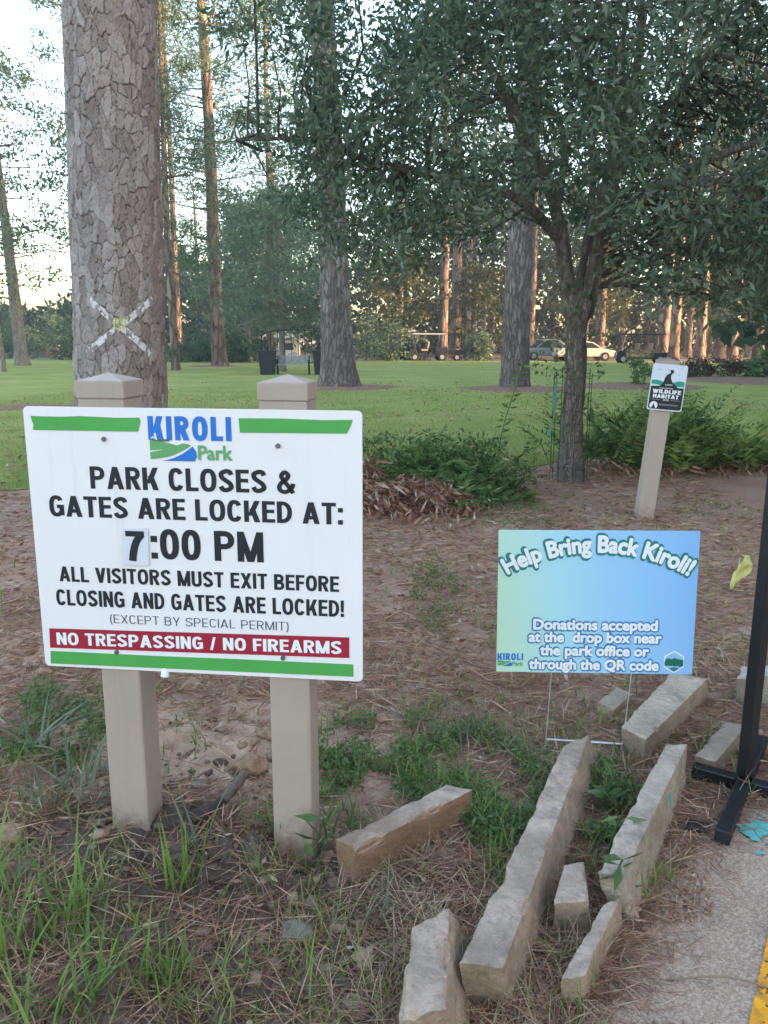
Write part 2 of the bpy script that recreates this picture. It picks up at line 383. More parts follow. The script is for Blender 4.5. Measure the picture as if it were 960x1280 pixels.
xs = np.unique(np.concatenate([np.linspace(-1.8, 1.9, 260), np.linspace(-8, 8, 220), np.linspace(-70, 70, 60), np.sign(np.linspace(-1, 1, 41)) * np.abs(np.linspace(-1, 1, 41)) ** 2 * 900]).round(4))
ys = np.unique(np.concatenate([np.linspace(1.0, 4.0, 260), np.linspace(-2, 11, 200), np.linspace(-60, 120, 70), np.sign(np.linspace(-1, 1, 41)) * np.abs(np.linspace(-1, 1, 41)) ** 2 * 900]).round(4))
GX, GY = np.meshgrid(xs, ys)
def grid_faces(nx, ny):
    i = np.arange(nx - 1)[None, :] + np.arange(ny - 1)[:, None] * nx
    return np.stack([i, i + 1, i + nx + 1, i + nx], -1).reshape(-1, 4)
gz = ground_h(GX, GY)
nA = fbm(GX * 1.3, GY * 1.3, 0, 21, 4)
soil = sstep(2.35, 1.95, GY + .25 * nA) * sstep(.5, .1, GX + .2 * nA)
soil = np.maximum(soil, .8 * sstep(.45, .2, np.hypot((GX + .3) / 1.1, GY - 1.95) + .15 * nA))
sand = np.exp(-(((GX + .55) / .8) ** 2 + ((GY - 2.75) / .42) ** 2)) * (1 + .6 * nA)
sand = np.maximum(sand, .8 * np.exp(-(((GX + 2.2) / 1.0) ** 2 + ((GY - 3.4) / .8) ** 2)) * (1 + .6 * nA))
straw = sstep(2.9, 3.6, GY + .4 * nA)
def mat_ground():
    b = NB('bare_earth', .95, .1); v = b.coords('Object')
    n0 = b.noise(v, 2.3, 6, .65); n1 = b.noise(v, 22, 7, .75); n2 = b.noise(v, 90, 5, .75)
    f = b.math('ADD', b.math('MULTIPLY', n0, .35), b.math('ADD', b.math('MULTIPLY', n1, .4), b.math('MULTIPLY', n2, .3)))
    earth = b.ramp(f, [(.3, (.16, .102, .075)), (.48, (.34, .222, .165)), (.66, (.52, .365, .28))])
    strawc = b.ramp(f, [(.3, (.18, .092, .065)), (.48, (.38, .232, .168)), (.68, (.56, .40, .31))])
    sandc = b.ramp(f, [(.3, (.28, .165, .12)), (.46, (.50, .33, .24)), (.6, (.64, .45, .34)), (.75, (.54, .27, .165))])
    soilc = b.ramp(f, [(.35, (.055, .042, .036)), (.52, (.14, .10, .082)), (.68, (.30, .215, .172))])
    fade = lambda a: b.ramp(b.math('ADD', b.attr(a), b.math('MULTIPLY', b.math('SUBTRACT', n1, .5), .7)), [(.3, (0, 0, 0)), (.65, (1, 1, 1))])
    c = b.mix(fade('straw'), earth, strawc); c = b.mix(fade('sand'), c, sandc); c = b.mix(fade('soil'), c, soilc)
    b.base(c); b.bump(b.math('ADD', n1, b.math('MULTIPLY', n2, .5)), .8, .03); return b.m
ground = mesh_np('ground', np.stack([GX, GY, gz], -1).reshape(-1, 3), grid_faces(len(xs), len(ys)), mat_ground(), None, True, dict(soil=soil, sand=sand, straw=straw))
tag(ground, kind='structure')

# lawn sheet
lx = np.unique(np.concatenate([np.linspace(-14, 16, 260), np.linspace(-70, 70, 60)]).round(3)); lt = np.concatenate([[0], np.linspace(.02, 1, 60) ** 2])
LX = np.broadcast_to(lx, (len(lt), len(lx))); e = lawn_edge(lx); LY = e + (60.5 - e) * lt[:, None]
LZ = ground_h(LX, LY) + .006 + .012 * sstep(0, .02, lt)[:, None] + 0 * LX
def mat_lawn():
    b = NB('mown_lawn', .95, .05); v = b.coords('Object')
    n0 = b.noise(v, .5, 6, .7); n1 = b.noise(v, 5, 6, .7); n2 = b.noise(v, 60, 3, .8)
    f = b.math('ADD', b.math('MULTIPLY', n0, .6), b.math('ADD', b.math('MULTIPLY', n1, .3), b.math('MULTIPLY', n2, .3)))
    c = b.ramp(f, [(.36, (.13, .17, .04)), (.5, (.20, .24, .06)), (.62, (.275, .30, .09)), (.74, (.37, .32, .14))])
    b.base(c); b.bump(b.math('ADD', n2, n1), .7, .04); return b.m
tag(mesh_np('lawn', np.stack([LX, LY, LZ], -1).reshape(-1, 3), grid_faces(len(lx), len(lt)), mat_lawn(), None, True), kind='structure')

# parking lot pavement with ragged edge, yellow stripe
py_ = np.linspace(-6, 4.4, 420); pt = np.concatenate([np.linspace(0, .02, 6)[:-1], .02 + .98 * np.linspace(0, 1, 60) ** 1.5])
edge = np.interp(py_, [-40, 1.2, 1.54, 1.65, 1.81, 2.0, 2.24, 2.45, 3.2, 4.5], [.38, .40, .46, .56, .70, .82, 1.02, 1.33, 2.1, 3.4]) - .06
PX = edge[:, None] + (14 - edge[:, None]) * pt[None, :]; PY = np.broadcast_to(py_[:, None], PX.shape)
PZ = .004 + .0025 * fbm(PX * 40, PY * 40, 0, 41, 2) - .014 * (pt[None, :] == 0)
def mat_pave():
    b = NB('worn_gravelly_asphalt', .92, .15); v = b.coords('Object')
    n0 = b.noise(v, 3, 6, .7); n1 = b.noise(v, 85, 6, .8)
    vo = b.n('ShaderNodeTexVoronoi'); vo.inputs['Scale'].default_value = 210; b.l(v, vo.inputs['Vector'])
    sc = b.n('ShaderNodeSeparateColor'); b.l(vo.outputs['Color'], sc.inputs[0])
    base = b.ramp(b.math('ADD', b.math('MULTIPLY', n0, .5), b.math('MULTIPLY', n1, .5)), [(.3, (.21, .145, .11)), (.5, (.34, .245, .185)), (.68, (.50, .37, .285))])
    st = b.ramp(sc.outputs[0], [(0, (.15, .105, .08)), (.5, (.34, .24, .18)), (.8, (.62, .47, .36))])
    b.base(b.mix(.38, base, st)); b.bump(b.math('ADD', vo.outputs['Distance'], n1), .3, .006); return b.m
tag(mesh_np('parking_lot', np.stack([PX, PY, PZ], -1).reshape(-1, 3), grid_faces(len(pt), len(py_))[:, ::-1], mat_pave(), None, True), kind='structure')
def paint_sheet(name, poly_fn, x0, x1, y0, y1, mat, keep, z=.010, st=.008):
    X, Y = np.meshgrid(np.arange(x0, x1, st), np.arange(y0, y1, st)); F = grid_faces(X.shape[1], X.shape[0])
    V = np.stack([X, Y, z + .0025 * fbm(X * 40, Y * 40, 0, 41, 2)], -1).reshape(-1, 3)
    c = V[F].mean(1); return tag(mesh_np(name, V, F[keep(c[:, 0], c[:, 1])], mat, None, True), kind='structure')
b = NB('worn_yellow_paint', .8, .2); v = b.coords(); b.base(b.ramp(b.noise(v, 30, 6, .7), [(.35, (.42, .22, .06)), (.5, (.70, .29, .018)), (.7, (.76, .36, .04))])); b.bump(b.noise(v, 120), .3, .004); M['yellowpaint'] = b.m
def yk(x, y):
    t = (x - .80) - (y - 1.5) * .62
    return (t > 0) & (t < .13) & (fbm(x * 60, y * 60, 0, 8, 4) > -.95 + 1.0 * np.maximum(np.abs(t - .065) - .058, 0) / .007 * .35)
paint_sheet('yellow_stripe', None, .7, 1.3, 1.2, 2.05, M['yellowpaint'], yk, st=.004)
M['teal'] = mat_plain('teal_spray_paint', (.10, .36, .32), .7, .2, 30)
paint_sheet('teal_paint_mark', None, 1.05, 1.5, 2.05, 2.4, M['teal'], st=.004, keep=lambda x, y: (fbm(x * 22, y * 22, 0, 14, 4) + 1.1 - np.hypot((x - 1.22) / .10, (y - 2.24) / .085) * 1.05) > .35)

# far park road and the leafy ground beyond it
rx = np.linspace(-90, 90, 80); ry = np.array([61.0, 62, 65, 66.5]); X, Y = np.meshgrid(rx, ry)
tag(mesh_np('park_road', np.stack([X, Y + .6 * np.sin(X * .06), .03 + 0 * X], -1).reshape(-1, 3), grid_faces(80, 4), mat_plain('pale_road', (.22, .2, .185), .9, .12, 2), None, True), kind='structure')
rx = np.linspace(-140, 140, 90); ry = np.linspace(67.5, 190, 30); X, Y = np.meshgrid(rx, ry)
tag(mesh_np('woodland_floor', np.stack([X, Y, .02 + .25 * sstep(70, 120, Y) * (1 + vnoise(X * .1, Y * .1))], -1).reshape(-1, 3), grid_faces(90, 30), mat_plain('fallen_needles', (.19, .13, .07), .95, .4, .4, .1), None, True), kind='structure')
def mulch_ring(cx, cy, r, h=.07):
    a = np.linspace(0, 2 * np.pi, 49)[:-1]; rr = np.linspace(0, 1, 9); A, RR = np.meshgrid(a, rr)
    X = cx + r * RR * np.cos(A) * (1 + .1 * np.sin(3 * A)); Y = cy + r * RR * np.sin(A); Z = .012 + h * (1 - RR ** 2) + .01 * fbm(X * 4, Y * 4, 0, 7, 2) * (RR < 1)
    F = [(i * 48 + j, i * 48 + (j + 1) % 48, (i + 1) * 48 + (j + 1) % 48, (i + 1) * 48 + j) for i in range(8) for j in range(48)]
    tag(mesh_np('mulch_bed', np.stack([X, Y, Z], -1).reshape(-1, 3), np.array(F)[:, ::-1], M['mulch'], None, True), kind='structure')
M['mulch'] = mat_plain('red_brown_mulch', (.21, .125, .09), .95, .35, 9, .1, bump=.6)
mulch_ring(-1.4, 26, 1.9); mulch_ring(4.2, 25.6, 1.9); mulch_ring(8.3, 27, 2.3, .12); mulch_ring(-9.6, 46, 1.6); mulch_ring(15.2, 31.6, 4.2, .12); mulch_ring(-7.9, 18, 1.0, .05)

# ------------------------------------------------------------------ lettering
def text_geo(s, offset=0.0, res=4, sp=1.0):
    cu = bpy.data.curves.new('lettering', 'FONT'); cu.body = s; cu.size = 1; cu.offset = offset; cu.space_character = sp; cu.resolution_u = res
    o = bpy.data.objects.new('lettering', cu); COL.objects.link(o)
    bpy.context.view_layer.update()
    me = bpy.data.meshes.new_from_object(o.evaluated_get(bpy.context.evaluated_depsgraph_get()))
    V = np.array([v.co[:] for v in me.vertices])[:, :2]; F = [tuple(p.vertices) for p in me.polygons]
    bpy.data.objects.remove(o); bpy.data.curves.remove(cu); bpy.data.meshes.remove(me)
    return V, F
_cap = {}
def lettering(s, x0, x1, base, cap, mat, parent, d=.001, offset=.0, bend=None, zc=0, ref_off=None, name='lettering', f3=None, shear=0):
    """text stretched to run from x0 to x1 with its capitals standing from base to base+cap, on the plane y = -d"""
    ro = offset if ref_off is None else ref_off
    # heavier strokes: copies of the thin letters set side by side, each a hair above the last
    V0, F0 = text_geo(s, sp=1.16 if offset > .045 else 1.0); ro = offset if ref_off is None else ref_off
    hi = _cap.setdefault('H', text_geo('H')[0][:, 1].max()); a, b = V0[:, 0].min() - ro, V0[:, 0].max() + ro; lo = -ro; hi = hi + ro
    sh = [(0, 0)]
    for r_, k_ in (((1, 8),) if offset < .05 else ((.5, 8), (1, 16))):
        if offset: sh += [(r_ * offset * math.cos(2 * math.pi * t / k_), r_ * offset * math.sin(2 * math.pi * t / k_)) for t in range(k_)]
    V = np.concatenate([V0 + q for q in sh]); F = [tuple(i + k * len(V0) for i in f) for k in range(len(sh)) for f in F0]
    dz = np.repeat(np.arange(len(sh)) * .00003, len(V0))
    X = x0 + (V[:, 0] - a) / (b - a) * (x1 - x0); Z = (V[:, 1] - lo) / (hi - lo) * cap
    if bend:
        th = X / bend; X, Z = (bend + Z) * np.sin(th), (bend + Z) * np.cos(th) - bend
    Z = Z + base + shear * X
    P = np.stack([X, -d - dz, Z + zc], 1)
    if f3: P = f3(P)
    me = bpy.data.meshes.new(name); me.from_pydata([tuple(p) for p in P], [], F); me.materials.append(mat)
    o = bpy.data.objects.new(name, me); COL.objects.link(o); o.parent = parent; return o
# ------------------------------------------------------------------ drawn block capitals
def stroke(P, wd):
    P = np.asarray(P, float); t = unit(np.gradient(P, axis=0)); nrm = np.stack([-t[:, 1], t[:, 0]], 1)
    a, b = P + nrm * wd / 2, P - nrm * wd / 2; n = len(P)
    return np.concatenate([a, b]), [(i, i + 1, n + i + 1, n + i) for i in range(n - 1)]
def sup(cx, cy, rx, ry, a0, a1, n=26, e=2.5):
    a = np.radians(np.linspace(a0, a1, n)); c, s_ = np.cos(a), np.sin(a)
    return np.stack([cx + rx * np.sign(c) * np.abs(c) ** (2 / e), cy + ry * np.sign(s_) * np.abs(s_) ** (2 / e)], 1)
def glyph(ch, s):
    """pieces (verts, faces) of one capital of height 1 and its width"""
    t = s * .88; W = .58; P = []
    q = lambda *p: P.append((np.array(p, float), [tuple(range(len(p)))]))
    bar = lambda x0, x1, y0, y1: q((x0, y0), (x1, y0), (x1, y1), (x0, y1))
    v = lambda x, y0=0, y1=1: bar(x, x + s, y0, y1)
    h = lambda x0, x1, y: bar(x0, x1, y, y + t)
    d = lambda xb, xt, y0=0, y1=1, w_=None: q((xb, y0), (xb + (w_ or s * 1.08), y0), (xt + (w_ or s * 1.08), y1), (xt, y1))
    c = lambda pts, w_=None: P.append(stroke(pts, w_ or s))
    def bowl(y0, y1, x, W_):
        cy = (y0 + y1) / 2; ry = (y1 - y0 - t) / 2; rx = min(ry, .30); c(np.concatenate([[(x, y0 + t / 2)], sup(W_ - s / 2 - rx, cy, rx, ry, -90, 90, 18, 2.3), [(x, y1 - t / 2)]]), (s + t) / 2)
    k = s * 1.08
    if ch == 'A': W = .66; d(0, W / 2 - k / 2); d(W - k, W / 2 - k / 2); h(.15, W - .15, .2)
    elif ch == 'B': v(0); bowl(.47, 1, s / 2, W - .03); bowl(0, .55, s / 2, W)
    elif ch == 'C': c(sup(W / 2, .5, (W - s) / 2, (1 - t) / 2, 32, 328, 40))
    elif ch == 'D': v(0); bowl(0, 1, s / 2, W)
    elif ch == 'E': W = .5; v(0); h(0, W, 0); h(0, W - .03, .44); h(0, W, 1 - t)
    elif ch == 'F': W = .48; v(0); h(0, W - .03, .42); h(0, W, 1 - t)
    elif ch == 'G': W = .6; c(sup(W / 2, .5, (W - s) / 2, (1 - t) / 2, 35, 325, 40)); bar(W - s, W, .06, .5); h(W * .52, W, .40)
    elif ch == 'H': v(0); v(W - s); h(0, W, .45)
    elif ch == 'I': W = s; v(0)
    elif ch == 'K': W = .62; v(0); d(s * .7, W - k * 1.05, .30, 1, k * 1.05); d(W - k * 1.08, s * 1.1, 0, .62, k * 1.08)
    elif ch == 'L': W = .48; v(0); h(0, W, 0)
    elif ch == 'M': W = .74; v(0); v(W - s); d(W / 2 - s / 2, 0, 0, 1, s); d(W / 2 - s / 2, W - s, 0, 1, s)
    elif ch == 'N': v(0); v(W - s); d(W - s * 1.02, 0, 0, 1, s * 1.02)
    elif ch in 'O0': W = .62 if ch == 'O' else .55; c(sup(W / 2, .5, (W - s) / 2, (1 - t) / 2, 0, 360, 60))
    elif ch == 'P': v(0); bowl(.40, 1, s / 2, W)
    elif ch == 'R': v(0); bowl(.43, 1, s / 2, W - .01); d(W - k, W * .5 - k / 2, 0, .5)
    elif ch == 'S': c(curve_pts([(s * .45, .25), (s * .8, .12), (W / 2, t / 2), (W - s * .55, .2), (W - s * .8, .38), (W / 2, .5), (s * .75, .63), (s * .6, .81), (W / 2, 1 - t / 2), (W - s * .8, .89), (W - s * .5, .76)], 6))
    elif ch == 'T': W = .54; v(W / 2 - s / 2); h(0, W, 1 - t)
    elif ch == 'U': c(np.concatenate([[(s / 2, 1)], sup(W / 2, .3, (W - s) / 2, .3 - t / 2, 180, 360, 26), [(W - s / 2, 1)]]))
    elif ch == 'V': W = .62; d(W / 2 - k / 2, 0); d(W / 2 - k / 2, W - k)
    elif ch == 'W': W = .92; d(.2, 0, 0, 1, s); d(.2, W / 2 - s / 2, 0, 1, s); d(W - .2 - s, W / 2 - s / 2, 0, 1, s); d(W - .2 - s, W - s, 0, 1, s)
    elif ch == 'X': W = .62; d(0, W - k); d(W - k, 0)
    elif ch == 'Y': W = .62; v(W / 2 - s / 2, 0, .5); d(W / 2 - k / 2, 0, .4, 1); d(W / 2 - k / 2, W - k, .4, 1)
    elif ch == '7': W = .52; h(0, W, 1 - t); c(curve_pts([(W - s * .35, 1 - t * .6), (W * .58, .66), (W * .40, .34), (W * .31, 0)], 6))
    elif ch == '&': W = .66; c(curve_pts([(W - .06, .02), (.42, .32), (.22, .62), (.17, .78), (.29, .93), (.42, .80), (.36, .64), (.18, .48), (.08, .28), (.14, .12), (.30, .065), (.46, .15), (.57, .30), (.60, .44)], 6), s * .92)
    elif ch == ':': W = s; bar(0, s, 0, s * 1.1); bar(0, s, .56, .56 + s * 1.1)
    elif ch == '!': W = s; bar(0, s, 0, s * 1.05); q((.02, .28), (s - .02, .28), (s, 1), (0, 1))
    elif ch == '/': W = .34; d(0, W - s * .8, -.02, 1.02, s * .8)
    elif ch == '(': W = .2; c(sup(.24, .42, .18, .62, 110, 250, 16, 2), s)
    elif ch == ')': W = .2; c(sup(-.04, .42, .18, .62, -70, 70, 16, 2), s)
    elif ch == ' ': W = .24
    return P, W
def block_text(st_, x0, x1, base, cap, mat, parent, d=.001, s=.19, gap=.075, zc=0, f3=None, shear=0, name='lettering'):
    V = []; F = []; x = 0; n = 0; kz = 0
    for ch in st_:
        P, W = glyph(ch, s)
        for v_, f_ in P:
            V.append(np.column_stack([v_ + [x, 0], np.full(len(v_), kz)])); F += [tuple(i + n for i in f) for f in f_]; n += len(v_); kz = (kz + .00003) % .00024
        x += W + gap
    V = np.concatenate(V); a, b_ = V[:, 0].min(), V[:, 0].max(); X = x0 + (V[:, 0] - a) / (b_ - a) * (x1 - x0)
    Q = np.stack([X, -d - V[:, 2], base + V[:, 1] * cap + shear * X + zc], 1)
    if f3: Q = f3(Q)
    me = bpy.data.meshes.new(name); me.from_pydata([tuple(p) for p in Q], [], F); me.materials.append(mat)
    o = bpy.data.objects.new(name, me); COL.objects.link(o); o.parent = parent; return o
def flat(name, poly, mat, parent, d=.001, zc=0, f3=None, th=0):
    P = np.array([(x, -d, z + zc) for x, z in poly])
    if f3: P = f3(P)
    me = bpy.data.meshes.new(name); me.from_pydata([tuple(p) for p in P], [], [tuple(range(len(poly)))]); me.materials.append(mat)
    o = bpy.data.objects.new(name, me); COL.objects.link(o); o.parent = parent; return o
def rounded_board(name, w_, h_, r, th, mat, parent, zc, f3=None, y0=0.0):
    poly = []
    for cx, cz, a0 in ((w_ / 2 - r, h_ / 2 - r, 0), (-w_ / 2 + r, h_ / 2 - r, 90), (-w_ / 2 + r, -h_ / 2 + r, 180), (w_ / 2 - r, -h_ / 2 + r, 270)):
        for k in range(7):
            a = R_(a0 + 15 * k); poly.append((cx + r * math.cos(a), cz + r * math.sin(a) + zc))
    m = MB(); m.prism(poly, y0, y0 + th)
    if f3: m.V = [tuple(p) for p in f3(np.array(m.V))]
    return m.build(name, mat, parent, bevel=.0008)

# ------------------------------------------------------------------ park notice sign on two posts
YAW = R_(-6.51); ZC = .945
sg = thing('park_notice_sign', 'large white park closing hours notice board on two taupe posts with pointed caps', 'sign', (-.520, 2.154, 0), YAW)
rounded_board('board', .931, .75, .014, .006, M['board'], sg, ZC)
def sign_post(x, y, lean, mat):
    wd = .116
    m = MB(); m.box((x, y + wd / 2, .555), (wd, wd, 1.45)); p = m.build('post', mat, sg, bevel=.006)
    c = MB(); z = 1.28; a = .135 / 2
    c.box((x, y + wd / 2, 1.318), (wd + .012, wd + .012, .05)); c.box((x, y + wd / 2, 1.366), (.135, .135, .046))
    zt = 1.389; V = [(x - a, y + wd / 2 - a, zt), (x + a, y + wd / 2 - a, zt), (x + a, y + wd / 2 + a, zt), (x - a, y + wd / 2 + a, zt), (x, y + wd / 2, zt + .021)]
    c.add(V, [(0, 1, 4), (1, 2, 4), (2, 3, 4), (3, 0, 4), (3, 2, 1, 0)])
    co = c.build('cap', mat, p, bevel=.003)
sign_post(-.243, .007, 0, M['post']); sign_post(.256, .007, 0, M['post'])
L = lambda *a, **k: block_text(*a, zc=ZC, **k)
for s, x0, x1, bz, tz in (('PARK CLOSES &', -.287, .286, .1525, .2145), ('GATES ARE LOCKED AT:', -.412, .4135, .0716, .1306), (':00 PM', -.1245, .194, -.0407, .044),
                          ('ALL VISITORS MUST EXIT BEFORE', -.3996, .4015, -.1168, -.0726), ('CLOSING AND GATES ARE LOCKED!', -.414, .4145, -.1876, -.1405)):
    L(s, x0, x1, bz, tz - bz, M['ink'], sg, s=.19)
L('(EXCEPT BY SPECIAL PERMIT)', -.258, .259, -.2345, .0255, M['greytext'], sg, s=.10, gap=.13)
pt_ = flat('number_patch', [(-.2014, .0424), (-.205, -.0628), (-.132, -.0602), (-.1289, .0468)], M['patch'], sg, .004, ZC)
L('7', -.195, -.1395, -.0483, .0855, M['ink'], pt_, d=.0046, s=.21)
flat('red_banner', [(-.4434, -.259), (-.4455, -.3181), (.4285, -.3062), (.4287, -.2457)], M['red'], sg, .0012, ZC)
L('NO TRESPASSING / NO FIREARMS', -.423, .407, -.301, .037, M['white'], sg, d=.002, s=.19, shear=.0145)
flat('green_tape', [(-.4447, .3493), (-.438, .325), (-.4408, .3113), (-.1413, .3114), (-.1335, .34), (-.1365, .3492), (-.2, .3478), (-.3, .351), (-.36, .3482)], M['green_tape'], sg, .0012, ZC)
flat('green_tape', [(.1366, .3516), (.1388, .3134), (.426, .3157), (.437, .338), (.4411, .3516), (.36, .3498), (.25, .3525)], M['green_tape'], sg, .0012, ZC)
flat('green_tape', [(-.445, -.3278), (-.4479, -.3668), (.4396, -.3609), (.4397, -.3244), (.1, -.3252), (-.1, -.3275)], M['green_tape'], sg, .0012, ZC)
def kiroli(parent, S_, ox, oz, zc, d, f3=None, small=False):
    """the park's logo: name over green fields, a blue river and small dark mountains"""
    q = lambda pts: [(ox + x * S_, oz + z * S_) for x, z in pts]
    block_text('KIROLI', ox - .114 * S_, ox + .116 * S_, oz + .018 * S_, .064 * S_, M['blue'], parent, d=d, s=.225, gap=.12, zc=zc, f3=f3, name='logo_name')
    lettering('Park', ox + .022 * S_, ox + .117 * S_, oz - .034 * S_, .040 * S_, M['lgreen'], parent, d=d + .0006, offset=.03, zc=zc, f3=f3, name='logo_name')
    arc = lambda x0, z0, x1, z1, s, n=10: [(x0 + (x1 - x0) * t, z0 + (z1 - z0) * t + s * math.sin(math.pi * t)) for t in np.linspace(0, 1, n)]
    flat('logo_field', q([(-.111, -.010)] + arc(-.111, -.010, -.035, .004, -.003)[1:] + arc(-.035, .004, -.111, .016, .003)[1:]), M['lgreen'], parent, d + .0004, zc, f3)
    flat('logo_field', q([(-.111, -.034)] + arc(-.111, -.034, .004, .004, -.009)[1:] + [(-.005, .009), (-.02, .010)] + arc(-.02, .010, -.111, -.015, -.003)[1:]), M['lgreen'], parent, d + .0004, zc, f3)
    flat('logo_river', q([(-.078, -.038)] + arc(-.078, -.038, .008, .002, -.007)[1:] + [(.017, -.012), (.019, -.026), (.012, -.038)]), M['blue'], parent, d + .0004, zc, f3)
    if not small:
        flat('logo_mountains', q([(-.111, .017), (-.102, .027), (-.095, .019), (-.090, .0185), (-.083, .023), (-.078, .018), (-.073, .023), (-.068, .019), (-.060, .024), (-.054, .015), (-.08, .0135)]), M['lgrey'], parent, d + .0007, zc, f3)
        flat('logo_snow', q([(-.108, .0215), (-.102, .0285), (-.096, .021), (-.100, .0235), (-.103, .022)]), M['white'], parent, d + .0010, zc, f3)
kiroli(sg, 1.0, 0, .272, ZC, .001)
for x, z in ((-.2393, .29), (.2416, .2802), (-.2445, -.3221), (.2415, -.315)):
    m = MB(); m.wheel((x, -.002, z + ZC), .0065, .006, 14); m.wheel((x, -.0035, z + ZC), .0036, .008, 6); m.build('bolt', M['steel'], sg)
m = MB(); m.tube([(-.105, .012, ZC - .36), (-.108, .004, ZC - .392)], .012, 10); m.build('plastic_tag', M['white'], sg)

# ------------------------------------------------------------------ donation yard sign on a wire stake
YS = thing('yard_sign', 'blue and pale green donations yard sign on a thin wire stake among the stone blocks', 'sign', (.748, 2.72, 0), R_(-3.34))
ZY = .597; tl = R_(2.6)
def fy(P):
    P = np.array(P, float); u = P[:, 2] - ZY; y = P[:, 1].copy()
    P[:, 1] = y * math.cos(tl) + u * math.sin(tl); P[:, 2] = ZY + u * math.cos(tl) - y * math.sin(tl)
    c, s = math.cos(R_(.7)), math.sin(R_(.7)); x, z = P[:, 0].copy(), P[:, 2] - ZY
    P[:, 0], P[:, 2] = c * x - s * z, ZY + s * x + c * z; return P
b = NB('printed_corrugated_board', .4, .3); tc = b.n('ShaderNodeTexCoord'); sx = b.n('ShaderNodeSeparateXYZ'); b.l(tc.outputs['Object'], sx.inputs[0])
gf = b.math('ADD', b.math('ADD', b.math('MULTIPLY', sx.outputs[0], 1.45), .5), b.math('MULTIPLY', b.math('SUBTRACT', sx.outputs[2], ZY), .25))
b.base(b.ramp(gf, [(0, (.50, .72, .56)), (.14, (.47, .72, .66)), (.32, (.40, .68, .78)), (.6, (.31, .56, .82)), (1, (.24, .46, .80))])); M['print'] = b.m
rounded_board('board', .69, .518, .003, .004, M['print'], YS, ZY, fy)
M['tealink'] = mat_plain('teal_outline', (.02, .20, .19), .5, .05); M['blueink'] = mat_plain('blue_outline', (.05, .19, .42), .5, .05)
for off_, mt, d_ in ((.15, M['tealink'], .0008), (.044, M['white'], .0024)):
    lettering('Help Bring Back Kiroli!', -.325, .325, .180, .063, mt, YS, d=d_, offset=off_, ref_off=.044, bend=.63, zc=ZY, f3=fy)
for s, x0, x1, bz in (('Donations accepted', -.218, .217, -.100), ('at the  drop box near', -.233, .233, -.146), ('the park office or', -.192, .191, -.195), ('through the QR code', -.230, .227, -.247)):
    for off_, mt, d_ in ((.15, M['blueink'], .0008), (.044, M['white'], .0024)):
        lettering(s, x0, x1, bz, .040, mt, YS, d=d_, offset=off_, ref_off=.044, zc=ZY, f3=fy)
kiroli(YS, .40, -.2965, -.222, ZY, .0008, fy, True)
hx = [(.2795 + .040 * math.sin(R_(60 * k)), -.2125 + .041 * math.cos(R_(60 * k))) for k in range(6)]
hb = flat('badge', hx, M['white'], YS, .0008, ZY, fy)
flat('badge', [(.2795 + (x - .2795) * .88, -.2125 + (z + .2125) * .88) for x, z in hx], mat_plain('badge_blue', (.26, .5, .72), .5, .05), YS, .0014, ZY, fy)
flat('badge', [(.2465, -.214), (.25, -.203), (.262, -.199), (.27, -.203), (.28, -.198), (.298, -.203), (.312, -.205), (.312, -.226), (.30, -.232), (.292, -.226), (.283, -.230), (.275, -.226), (.262, -.228), (.2465, -.226)], mat_plain('badge_green', (.01, .13, .10), .5, .1), YS, .002, ZY, fy)
flat('badge', [(.262, -.236), (.28, -.232), (.30, -.236), (.2795, -.249)], mat_plain('badge_dark_teal', (.02, .16, .2), .5, .1), YS, .002, ZY, fy)
m = MB()
for x in (-.142, .142): m.tube([(x, .07, -.03), (x, .006, .34), (x, .008, .55)], .0022, 6)
m.tube([(-.142, .062, .038), (.142, .062, .028)], .0042, 6)
m.build('wire_stake', M['wire'], YS)

# ------------------------------------------------------------------ small wildlife sign on a leaning post
WR = R_(-4.58)
WS = thing('wildlife_sign', 'small green and black wildlife habitat sign on a leaning taupe post by the ferns', 'sign', (2.319, 6.70, 0), R_(-2))
def fw(P):
    P = np.array(P, float); c, s = math.cos(WR), math.sin(WR); x, z = P[:, 0].copy(), P[:, 2] - 1.1245
    P[:, 0], P[:, 2] = c * x - s * z, 1.1245 + s * x + c * z; return P
ZW = 1.1245
m = MB(); m.box((-.005, .085, .57), (.135, .135, 1.50)); m.V = [tuple(p) for p in fw(m.V)]; pw = m.build('post', M['post'], WS, bevel=.006)
m = MB(); m.box((-.005, .085, 1.325), (.155, .155, .035)); a = .0775
V = [(-.005 + i * a, .085 + j * a, 1.343) for i, j in ((-1, -1), (1, -1), (1, 1), (-1, 1))] + [(-.005, .085, 1.37)]; m.add(V, [(0, 1, 4), (1, 2, 4), (2, 3, 4), (3, 0, 4), (3, 2, 1, 0)])
m.V = [tuple(p) for p in fw(m.V)]; m.build('cap', M['post'], pw, bevel=.003)
rounded_board('board', .285, .377, .018, .004, mat_plain('sign_plate_white', (.62, .66, .76), .4, .03), WS, ZW, fw)
M['wteal'] = mat_plain('teal_print', (.02, .30, .22), .45, .06); M['wblack'] = mat_plain('black_print', (.014, .018, .024), .4, .1)
flat('teal_hills', [(-.134, .055), (-.135, .006), (.135, .006), (.1325, .055), (.09, .060), (.045, .046), (0, .042), (-.045, .047), (-.09, .058)], M['wteal'], WS, .0008, ZW, fw)
flat('pale_shore', [(-.1345, .024), (-.1345, .004), (.1345, .003), (.133, .017), (.06, .012), (-.05, .012), (-.09, .022)], mat_plain('pale_print', (.5, .62, .62), .5, .03), WS, .0012, ZW, fw)
